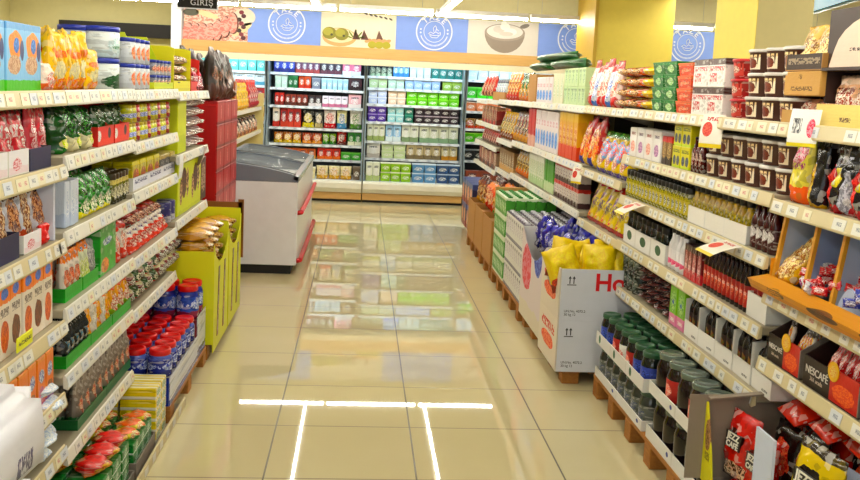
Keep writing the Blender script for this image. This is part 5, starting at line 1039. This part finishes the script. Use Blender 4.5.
def bundle(name,w,d,h,m,seed):
    b=bmesh.new(); bmesh.ops.create_cube(b,size=1); bmesh.ops.bevel(b,geom=b.edges[:],offset=.16,segments=3,affect='EDGES'); bmesh.ops.subdivide_edges(b,edges=b.edges[:],cuts=2,use_grid_fill=True)
    for v in b.verts:
        p=v.co.copy(); q=noise.noise(p*3+Vector((seed,0,0)))*.022+noise.noise(p*9+Vector((0,seed,0)))*.006
        bulge=1+.05*(1-4*p.z*p.z); v.co=Vector((p.x*w*bulge+p.x*q*2*w,d/2+p.y*d*bulge+p.y*q*2*d,(p.z+.5)*h+q*h*.6*(p.z>0)))
    b.verts.index_update(); mb=MB().add([v.co[:] for v in b.verts],[[v.index for v in f.verts] for f in b.faces],m,True); b.free(); return (name,[('wrap',mb.mesh(name),[])],(w,d,h))
# big shrink wrapped bundles in the corner foreground
WBm=pm('#f1f0fa','#e9ebf8',None,('#e04a5a','#f0a0a8',.12,.78,.05,.06),[('#39347a',.2,.42,.55,.72)],rough=.36,seed=3,wob=.05); WBm2=pm('#eef0fa',None,None,('#e4e8f8','#f6f6fc',.5,.5,.4,.4),[('#3a3a6a',.45,.62,.35,.7)],rough=.36,seed=5)
place(bundle('flour_bundle',.5,.36,.25,WBm,291),'large white shrink wrapped bundle, upper one in lower left corner','bundle','white bundles in lower left corner',(-.83,2.2,.6),PI/2-.06,.0,-.03)
place(bundle('flour_bundle',.52,.36,.25,WBm2,292),'large white shrink wrapped bundle, lower one in lower left corner','bundle','white bundles in lower left corner',(-.82,2.2,.34),PI/2,.0,.0)
place(carton('bundle_base',.56,.4,.315,GRC),'plain carton under the large white bundles in lower left corner','carton',None,(-.8,2.2,.02),PI/2)
# ---------------------------------------------------------------- left base goods
o=empty('base_rail',(-.84,3.83,0)); tag(o,'low metal base rail with price tags under left green packs','rail')
link('rail_body',MB().box(-.012,0,-.62,.72,0.0,.05,LIP,.003).mesh('rail_body'),o); link('foot_plate',MB().box(-.5,-.012,-.62,.72,0,.012,SHM).mesh('foot_plate'),o)
for i in range(9): link('price_tag',MB().box(.0005,.002,-.03,.03,-.016,.016,TAG).mesh('price_tag'),o,(0,-.55+.14*i,.026))
def case_l(y0,y1,h,label,m=GRC):
    pr=tray('low_case',y1-y0,.46,h,m,.75,panel=m); place(pr,label,'carton','low cases on the left base',(-.87,(y0+y1)/2,.013),PI/2)
GS=[pm('#12803a','#e8f0e8',None,('#e8f4e8','#2aa05a',.5,.5,.2,.3),rough=.3,seed=3,zb=.2)]; RS=pm('#d8302c','#e8883a',None,('#e8c83a','#b8201c',.5,.5,.35,.35),rough=.3,seed=4)
GPR=carton('tea_pack',.115,.135,.044,GS[0]); RPR=pouch('red_pack',.12,.12,.05,RS,False,301,wr=.012)
YRP=pouch('yellow_red_pack',.1,.11,.036,pm('#e8d83a','#2aa05a','#e8702c',('#e85a2c','#f8f0c0',.5,.5,.35,.3),rough=.3,seed=5),False,305,wr=.01)
C3=['near column','middle column','far column']; R3_=['aisle row','middle row','inner row']; K5=['lowest','second up','third up','fourth up','topmost']
case_l(3.2,3.62,.07,'nearest low cardboard case of green packs on left base'); case_l(3.65,4.0,.09,'second low cardboard case of packs on left base')
for a in range(3):
    for e in range(3):
        for k in range(5):
            if k<4: place(GPR,'green tea pack in nearest low case, %s, %s, %s'%(C3[a],R3_[e],K5[k]),'pack','green packs in the nearest low case',(-.885-.145*e,3.28+.13*a,.02+.0455*k),PI/2+.03*(a-1))
            else: place(RPR,'red pack lying on green packs in nearest case, %s, %s'%(C3[a],R3_[e]),'pack','red packs on the green ones',(-.885-.145*e,3.28+.13*a,.204),PI/2+.2*(a-1))
        for k in range(4):
            if k<3: place(GPR,'green pack in second low case, %s, %s, %s'%(C3[a],R3_[e],K5[k]),'pack','green packs in the second low case',(-.885-.145*e,3.72+.105*a,.02+.0455*k),PI/2)
            else: place(YRP,'yellow and red pack on top in second case, %s, %s'%(C3[a],R3_[e]),'pack','yellow red packs on the second case',(-.885-.145*e,3.72+.105*a,.16),PI/2+.1*(a-1))
YPK=pm('#ecd634','#f0ece0',None,('#3a9a4a','#f4f4ee',.5,.5,.32,.3),rough=.3,zb=.3,seed=3,wob=.03,stripe=('#f4f0d8',3))
ypr=carton('yellow_tea_pack',.105,.16,.05,YPK)
for a in range(2):
    for e in range(2):
        for k in range(5): place(ypr,'yellow and white pack in stack before red-lid jars, %s column, %s, %s'%(['near','far'][a],['lowest','second','third','fourth','topmost'][k],['aisle side','inner side'][e]),'pack','yellow white packs before the jars',(-.875-.17*e,4.08+.11*a,.013+.051*k),PI/2)
# pallet with red-lid jars
pallet(-1.42,-.86,4.27,5.28,'wooden pallet under the red-lid blue jars on the left',.1,3)
RL=plain('#d4241c',.35); BJ=pm('#26348f','#1f2a78','#5a6ab8',('#c8d4ee','#3a4ab0',.5,.5,.5,.2),rough=.25,seed=3)
def rj(w): return jar('coffee_creamer_jar',min(w/2,.06),.135,BJ,RL,None,.2,seg=18,shoulder=.86)
SHW=pm('#d8dce8','#2a3a98',None,('#f4f4f8','#8a90a8',.5,.6,.4,.2),[('#4a4a5a',.5,.8,.1,.9)],rough=.25,zb=.2,seed=2)
o=empty('jar_tray',(-.862,4.7,.1)); tag(o,'shrink wrapped printed tray under the block of red-lid jars','tray')
link('tray_side',MB().box(-.004,0,-.43,.3,.002,.14,SHW).mesh('tray_side'),o); link('tray_floor',MB().box(-.5,-.005,-.43,.3,.0,.13,plain('#b0a8a8',.5)).mesh('tray_floor'),o); link('near_side',MB().box(-.5,-.005,-.434,-.43,0,.14,pm('#22389a',None,None,('#c8d4ee','#2a3aa8',.5,.6,.3,.2),rough=.25)).mesh('near_side'),o)
fill('l',4.28,4.99,.232,rj,6,1,dp=4,lab='red-lid blue jar in near block',cat='jar',grp='red-lid blue jars, near block',xf=-.868,jit=0)
o=empty('jar_tray',(-.87,5.145,.1)); tag(o,'tray under the farther taller block of red-lid jars','tray'); link('tray_floor',MB().box(-.44,0,-.13,.13,.0,.22,plain('#8a3038',.4)).mesh('tray_floor'),o); link('tray_side',MB().box(.0,.004,-.13,.13,.0,.24,SHW).mesh('tray_side'),o)
def rj2(w): return jar('coffee_creamer_jar',.062,.19,pm('#3a5ab8','#8a2a4a','#2a3a9a',('#d8e4f4','#4a6ac8',.5,.55,.5,.2),rough=.2,seed=5),RL,None,.16,seg=18,shoulder=.86)
fill('l',5.02,5.27,.322,rj2,2,1,dp=3,lab='tall red-lid blue jar in far block',cat='jar',grp='red-lid blue jars, far block',xf=-.872,jit=0)
# yellow wafer cases
YW=pm('#e6e61a','#dede14',None,None,None,rough=.45); BRW=plain('#8a5a24',.5)
pallet(-1.42,-.86,5.32,6.5,'wooden pallet under the yellow wafer cases',.1,4)
for j,(y0,y1) in enumerate(((5.3,5.88),(5.9,6.5))):
    w=y1-y0-.01; o=empty('yellow_wafer_case',(-.83,(y0+y1)/2,.1)); o.rotation_euler=(0,0,PI/2); tag(o,['near','far'][j]+' yellow case with wavy cut sides full of golden wafer packs','carton','yellow wafer cases')
    poly=[(-w/2,-.05),(w/2,-.05),(w/2,.62)]+[(w/2-w*k/10,.56-.1*math.sin(PI*k/10*1.0)) for k in range(1,10)]+[(-w/2,.6)]
    fm=MB().prism(poly,'y',-.005,0,YW); link('front_face',fm.mesh('front_face'),o)
    sl=MB()
    for q in (.22,.62): sl.prism([(-w/2+w*q,.02),(-w/2+w*q+.05,.02),(-w/2+w*q+.09,.44),(-w/2+w*q+.04,.44)],'y',-.008,-.0055,pm('#4a2a14','#8a5a24',None,('#e0b060','#3a2010',.5,.5,.4,.4),rough=.3,seed=2))
    link('printed_band',sl.mesh('printed_band'),o)
    b=MB().box(-w/2,-w/2+.005,.0,.5,0,.56 if j==0 else .64,YW).box(w/2-.005,w/2,0,.5,0,.66,YW).box(-w/2+.005,w/2-.005,.495,.5,0,.68,YW).box(-w/2+.005,w/2-.005,0.0,.495,0,.34,YW); link('case_body',b.mesh('case_body'),o)
    if j==1: link('brown_edge',MB().box(w/2+.0,w/2+.012,-.01,.5,.4,.7,BRW).box(w/2-.0,w/2+.012,-.02,.02,.3,.72,BRW).mesh('brown_edge'),o)
    if j==0:
        bd=MB(); disc(bd,0,0,.055,.03,plain('#16161a',.5),0,16,th=.004); a_m=link('black_badge',bd.mesh('black_badge'),o); a_m.matrix_local=Matrix.Translation((-w/2-.006,.24,.6))@Matrix.Rotation(-PI/2,4,'Z')
WF=pm('#c8922c','#8a5a18','#e0b04a',('#f0d890','#a8701c',.5,.5,.4,.3),[('#5a3410',.35,.6,.2,.8)],rough=.22,zb=.12,zt=.85,seed=3)
wf=pouch('wafer_pack',.17,.24,.065,WF,False,311,wr=.01)
for a in range(6):
    for e in range(2):
        for k in range(5): 
            if a>2 and k==4: continue
            place(wf,'golden wafer pack in yellow cases, %s column, %s layer, %s'%(ordn(a,6),['bottom','second','third','fourth','top'][k],['aisle side','inner side'][e]),'pack','golden wafer packs',(-.85-.245*e,5.4+.19*a+(.03 if a>2 else 0),.445+.067*k),PI/2+.02*((a+k)%3-1))
# ---------------------------------------------------------------- red carton wall at the end of the left run
RDC=pm('#a8161a','#9c1216',None,None,None,rough=.35); RDW=pm('#b01c18','#861212','#9a1614',('#e8c0b0','#d8584a',.5,.5,.05,.3),rough=.35,wob=.02,zb=.12,zt=.9,seed=3)
for j in range(3):
    y0=6.58+.35*j
    for k in range(8):
        place(carton('red_carton',.34,.5,.168,RDW),'red carton in stack at end of left shelving, %s stack, %s'%(['near','middle','far'][j],layer(k,8)),'carton','stacked red cartons',(-1.02,y0+.172,.15+.17*k),PI/2)
place(carton('base_block',1.04,.48,.15,plain('#5a3a30',.6)),'low dark plinth under the red cartons','plinth',None,(-1.03,7.1,0),PI/2)
place(carton('red_end_board',.48,.006,1.48,RDC),'tall dark red board facing the camera beside silver packs','board',None,(-1.265,6.565,.0),0)
CH=pm('#24110d','#4a2418','#3a1c14',('#8a5a40','#2a1410',.5,.45,.3,.2),rough=.33,seed=4)
for i,(y,h,nn) in enumerate(((6.16,.38,0),(6.33,.36,0),(6.5,.37,0),(6.67,.34,0),(6.84,.35,0),(7.01,.3,0))):
    for e in range(2): place(pouch('dark_choco_bag',.17,.12,h,CH,True,321+i+e*7,wr=.014),'dark brown chocolate bag on top of red cartons, %s, %s row'%(ordn(i,6),['front','back'][e]),'bag','dark chocolate bags on the red cartons',(-1.03-.2*e,y+.5,1.512),PI/2+.1*(i%2))
place(carton('brown_pack',.1,.08,.14,pm('#a8603a','#c87848',None,('#e8c8a8','#8a4a28',.5,.5,.3,.3),rough=.35)),'small tan pack in front of the dark chocolate bags','pack',None,(-1.03,7.58,1.512),PI/2)
for i in range(4): place(pouch('pink_sweet_bag',.09,.06,.12,pm('#a83a50','#7a1c34','#d8607a',('#f0c0c8','#8a2038',.5,.5,.35,.3),rough=.25,seed=3),True,341+i),'small pink and maroon bag at far end of top left shelf, '+ordn(i,4),'bag','pink bags at the end of the top left shelf',(-1.02,5.8+.055*i,Z(1.59)),PI/2)
# ---------------------------------------------------------------- cream wall rack behind the freezer
o=empty('cream_rack',(-1.78,10.5,0)); tag(o,'cream end rack with yellow bags behind the freezer','shelf')
CRM=plain('#e6d8a0',.45)
link('back_panel',MB().box(-.03,0,-1.6,1.6,0,1.62,CRM).mesh('back_panel'),o)
for yy in (-1.62,1.59): link('side_panel',MB().box(0,.5,yy,yy+.03,0,1.5,CRM).mesh('side_panel'),o)
for z in (1.33,1.03,.7):
    sh=link('shelf',MB().box(0,.46,-1.585,1.585,z-.03,z-.005,CRM).mesh('shelf'),o); link('price_rail',MB().box(.462,.475,-1.585,1.585,z-.045,z,LIPW).mesh('price_rail'),sh)
YG=pm('#f0cc1c','#e8b814','#e8c41c',('#b84a1c','#f8e060',.5,.5,.3,.14),rough=.25,seed=3); PGr=pm('#b8c87a','#8ab05a','#e8e8c0',('#5a9a4a','#f0f0e0',.5,.5,.3,.3),rough=.3)
fill('l',8.95,9.5,1.33,lambda w:carton('green_tin_box',w,.12,.1,PGr),4,4,lab='pale green box on cream rack top shelf',cat='box',xf=-1.33,grp='pale green boxes on the cream rack')
fill('l',9.6,11.0,1.33,lambda w:pouch('yellow_bag',w*1.1,.12,.3,YG,True,351,wr=.012),6,dp=2,lab='golden yellow bag on cream rack top shelf',cat='bag',xf=-1.33)
fill('l',11.1,12.0,1.33,lambda w:pouch('red_bag',w*1.1,.12,.34,pm('#c8202c','#a81824','#e04a4a',('#f0c0c0','#a01420',.5,.5,.3,.3),rough=.25),True,352,wr=.015),4,dp=2,lab='red bag at far end of cream rack',cat='bag',xf=-1.33)
fill('l',8.95,11.95,1.03,[lambda w:bottle('brown_bottle',min(w/2,.05),.2,pm('#e8dccc','#8a4a2a','#7a3a24',('#c86a3a','#f4e8dc',.5,.5,.4,.25),rough=.25),plain('#3a2014',.3)),lambda w:bottle('brown_bottle',min(w/2,.05),.2,pm('#3a2418','#c8885a',None,('#f0e0d0','#5a3020',.5,.5,.4,.25),rough=.25),plain('#e0d0c0',.3))],18,lab=['cream and brown bottle on cream rack','dark brown bottle on cream rack'],cat='bottle',xf=-1.33,grp='bottles on the cream rack second shelf')
# ================================================================== goods in the chillers
KN={'A':'left half-hidden chiller','B':'left chiller','C':'centre chiller','D':'right end chiller'}
NC=[0]; HS=[1.]; HM=[9]
def chill(case,lv,x0,x1,n,mk,col,st=1,kind='box',y=13.36,zz=None,dn=''):
    z=zz if zz is not None else CS[case][2][lv]+.001
    sl=(x1-x0)/n; HS[0]=1.6 if case in 'BA' else 1.35; HM[0]=(9 if zz else (CS[case][2][lv-1] if lv else 2.03)-CS[case][2][lv]-.04)/st; pr=mk(sl-.004); HS[0]=1.; w,d_,h=pr[2]
    shelfname=['top shelf','second shelf','third shelf','fourth shelf','fifth shelf','sixth shelf','bottom deck'][lv]
    NC[0]+=1
    for i in range(n):
        for k in range(st):
            rn=random.Random(NC[0]*50+i*3+k)
            suf=' '.join(q for q in [ordn(i,n,'x') ,layer(k,st)] if q)
            place(pr,'%s %s, %s of %s'%(col,kind,shelfname,KN[case])+(', '+suf if suf else ''),kind.split()[-1],None if n*st==1 else '%s %s, %s of %s'%(col,kind,shelfname,KN[case]),(x0+sl*(i+.5),y+rn.random()*.02,z+k*(h+.001)),(rn.random()-.5)*.08)
def cb(c1,c2=None,blob=None,h=.12,d=.12,seed=2): return lambda w: carton('chilled_box',w,d,min(h*HS[0],HM[0]),pm(c1,c2,None,blob or ('#f4f4f4',c1,.5,.5,.3,.25),[('#404858',.7,.82,.2,.8)],rough=.35,seed=seed))
def tb(c1,lid,h=.09,seed=2,blob=None): return lambda w: tub('chilled_tub',w,.12,min(h*HS[0],HM[0]),pm(c1,None,None,blob or ('#f4f4f0',c1,.5,.5,.34,.25),rough=.35,seed=seed),plain(lid,.35))
def pb(c1,c2,h=.12,seed=2): return lambda w: pouch('chilled_pack',w,.08,min(h*HS[0],HM[0]),pm(c1,c2,None,('#f0e4dc',c2,.5,.55,.33,.28),rough=.25,seed=seed),True,400+seed+int(h*100))
# left case B: x -1.33..0.03
L=-1.3
for a in [
 (0,-1.28,-.98,3,cb('#2a4ac0','#1a2a80',h=.14),'deep blue'),(0,-.97,-.62,4,cb('#7a4a6a','#a84a4a',h=.14),'plum'),(0,-.61,-.3,3,cb('#3a2438','#6a3a4a',h=.14),'dark maroon'),(0,-.29,-.02,2,cb('#e07a9a','#e8e8f0',h=.12),'pink'),
 (1,-1.26,-1.08,2,tb('#d8ecdc','#e8f4f0',.11),'pale green'),(1,-1.07,-.93,2,tb('#2f7a4a','#4a9a6a',.11),'dark green'),(1,-.92,-.74,2,cb('#e0602c','#c83a1c',h=.11),'orange'),(1,-.73,-.6,1,tb('#8a90a0','#a8b0c0',.1),'grey'),(1,-.59,-.2,5,tb('#b8dcf0','#dff2fa',.1),'light blue'),(1,-.19,-.0,1,cb('#4a2434','#2a141c',h=.13),'dark berry'),
 (2,-1.26,-1.12,2,cb('#c83428','#8a241c',h=.11),'red'),(2,-1.11,-.78,4,cb('#8a3a2c','#5a2a20',h=.1),'brick red'),(2,-.77,-.58,2,cb('#3a2a2c','#d8d0d0',h=.1),'black and white'),(2,-.57,-.2,4,cb('#e8e0ec','#c87a9a',h=.1),'white and pink'),(2,-.19,-.0,1,cb('#e8b8c0','#f0e8e8',h=.12),'rose'),
 (3,-1.28,-1.18,1,cb('#e8dcd0','#c83a2c',h=.17),'white red'),(3,-1.17,-.87,3,cb('#a82824','#c84a34',h=.17),'crimson'),(3,-.86,-.68,1,pb('#2a2a24','#d8c83a',.16),'black and yellow'),(3,-.67,-.55,1,pb('#5a5a54','#b8a87a',.15,3),'grey tan'),(3,-.54,-.36,1,pb('#f0e8e4','#c8242c',.17,4),'white and red'),(3,-.35,-.2,1,pb('#e8e4b0','#4a8ab0',.17,5),'yellow and blue'),(3,-.16,0.02,1,pb('#f2f0ea','#5a8a3a',.2,6),'tall white green'),
 (4,-1.26,-.86,3,pb('#c87a3a','#e8c83a',.1,7),'tan and yellow'),(4,-.85,-.56,2,pb('#c85a3a','#e8a04a',.1,8),'orange'),(4,-.55,-.35,2,pb('#8ab83a','#3a8a3a',.1,9),'leaf green'),(4,-.34,-.2,1,pb('#c8342c','#7a2a24',.12,10),'red'),(4,-.18,0.02,2,cb('#3a8a3a','#e8e8d0',h=.12),'bright green'),
 (5,-1.26,-.64,5,cb('#c86a3a','#e0b060',h=.09),'amber'),(5,-.62,-.28,3,cb('#d83a1c','#e87a2c',h=.1),'vermilion'),(5,-.27,.02,2,tb('#5ab84a','#8ad86a',.07),'lime green'),
 (6,-1.26,-.62,4,tb('#e8e0b8','#f0ecd8',.1),'cream'),(6,-.61,-.1,3,pb('#e8dcb0','#d8a83a',.12,11),'cream and gold'),(6,-.09,.02,1,tb('#6a5a4a','#8a7a6a',.12),'brown')]:
    lv,x0,x1,n,mk,col=a; chill('B',lv,x0,x1,n,mk,col,1,'box' if mk.__qualname__.startswith('cb') else 'tub' if mk.__qualname__.startswith('tb') else 'pack',zz=.301 if lv==6 else None,y=13.02 if lv==6 else 13.36)
for a in [
 (0,.1,.44,4,lambda w:bottle('drink_bottle',min(w/2,.04),.17,pm('#2a3a3a','#c8e0c0',None,('#e8f0d8','#2a4a3a',.5,.5,.5,.3),rough=.25),plain('#1a2a2a',.3)),'dark green bottle',1),(0,.45,.68,3,cb('#8ac0f0','#4a90e0',h=.15),'sky blue box',1),(0,.69,1.0,3,tb('#d8f0f0','#3a9a9a',.15),'pale teal tub',1),(0,1.01,1.47,4,tb('#2a8a84','#8ad8cc',.15),'teal tub',1),
 (1,.1,.37,2,tb('#cfe4b8','#e8f4dc',.1),'pale green tub',1),(1,.38,.62,2,tb('#c8e0d0','#e0f0f0',.1),'mint tub',1),(1,.63,1.15,4,tb('#a8c4ec','#d0e0f8',.1),'light blue tub',1),(1,1.18,1.47,2,tb('#a8c86a','#b8dc7a',.11),'lime tub',1),
 (2,.1,.37,2,tb('#c8d4f0','#eef2fc',.08),'white blue tub',2),(2,.39,.65,2,tb('#e8cfb8','#f4f0ec',.08),'peach tub',2),(2,.66,1.44,5,tb('#7acb3a','#9ae05a',.085),'bright green tub',2),
 (3,.1,.37,2,tb('#5a3aa0','#b0a0d8',.085),'purple tub',2),(3,.39,.63,2,tb('#a8dce0','#e8f4f4',.085),'aqua tub',2),(3,.64,.77,1,tb('#2a7a6a','#4aa08a',.085),'dark teal tub',2),(3,.79,1.44,5,tb('#3a2a34','#c8b8bc',.085),'black and grey tub',2),
 (4,.1,.36,3,cb('#e8ecd8','#a8b87a',h=.19),'tall cream carton',1),(4,.37,.6,2,cb('#a8d0f0','#e8f4fc',h=.18),'tall light blue carton',1),(4,.61,.86,2,cb('#e4e8dc','#8aa07a',h=.19),'tall pale carton',1),(4,.87,1.45,4,cb('#d8dcc8','#8aa888',h=.18),'grey green carton',1),
 (5,.1,.3,1,cb('#eceae4','#c8c0b8',h=.17),'large white carton',1),(5,.32,.68,2,tb('#d8e8b8','#e8f0d8',.09),'cream green tub',2),(5,.69,1.2,4,cb('#c8b890','#8a7a5a',h=.16),'tan carton',1),(5,1.21,1.45,2,cb('#d8cfa8','#c8903a',h=.17),'beige carton',1),
 (6,.1,.3,2,cb('#e8ecdc','#b8c890',h=.2),'white green carton',1),(6,.31,.75,3,tb('#9ac83a','#f0f4e4',.1),'fresh green tub',2),(6,.77,1.12,2,tb('#6a9ac8','#e0ecf8',.1),'ice blue tub',2),(6,1.13,1.46,2,tb('#3a5a8a','#c8d8ec',.1),'navy white tub',2)]:
    lv,x0,x1,n,mk,col,st=a; c,kd=col.rsplit(' ',1); chill('C',lv,x0,x1,n,mk,c,st,kd,zz=.301 if lv==6 else None,y=13.02 if lv==6 else 13.36)
for a in [(0,1.54,2.8,8,tb('#d8ecf4','#ecf6fc',.13),'white blue tub',1),(1,1.54,2.8,8,tb('#5ac84a','#8ae07a',.12),'grass green tub',1),(2,1.54,2.8,8,tb('#e0906a','#f0e8e0',.1),'salmon tub',1),(3,1.54,2.8,8,pb('#a8824a','#c84a2c',.11),'brown red pack',1),(4,1.54,2.8,8,tb('#6ac83a','#b8f07a',.1),'lime green tub',1),(5,1.54,2.8,8,tb('#2a2f34','#9aa4ac',.12),'black silver tub',1),(6,1.54,2.8,6,cb('#8a4a3a','#c8c0b8',h=.15),'dull red box',1)]:
    lv,x0,x1,n,mk,col,st=a; c,kd=col.rsplit(' ',1); chill('D',lv,x0,x1,n,mk,c,st,kd,zz=.301 if lv==6 else None,y=13.02 if lv==6 else 13.36)
for a in [(0,-2.44,-1.4,8,tb('#7ad0c8','#e0f4f4',.13),'turquoise tub',1),(1,-2.44,-1.4,7,cb('#e8f0f4','#6ab0c8',h=.14),'white aqua box',1),(2,-2.44,-1.4,7,cb('#c83a44','#e8d0d0',h=.13),'rose red box',1),(3,-2.44,-1.4,7,cb('#d8a04a','#f0e0b0',h=.13),'honey box',1),(4,-2.44,-1.4,7,tb('#e8e0d0','#f4f0e8',.1),'ivory tub',1),(5,-2.44,-1.4,7,tb('#8ab84a','#c8e08a',.1),'moss tub',1)]:
    lv,x0,x1,n,mk,col,st=a; c,kd=col.rsplit(' ',1); chill('A',lv,x0,x1,n,mk,c,st,kd)
# ================================================================== output look
S.view_settings.view_transform='Standard'; S.view_settings.look='None'; S.view_settings.gamma=1; S.view_settings.use_curve_mapping=False
S.view_settings.exposure=-1.6
S.cycles.max_bounces=6; S.cycles.diffuse_bounces=3; S.cycles.glossy_bounces=3; S.cycles.transparent_max_bounces=8
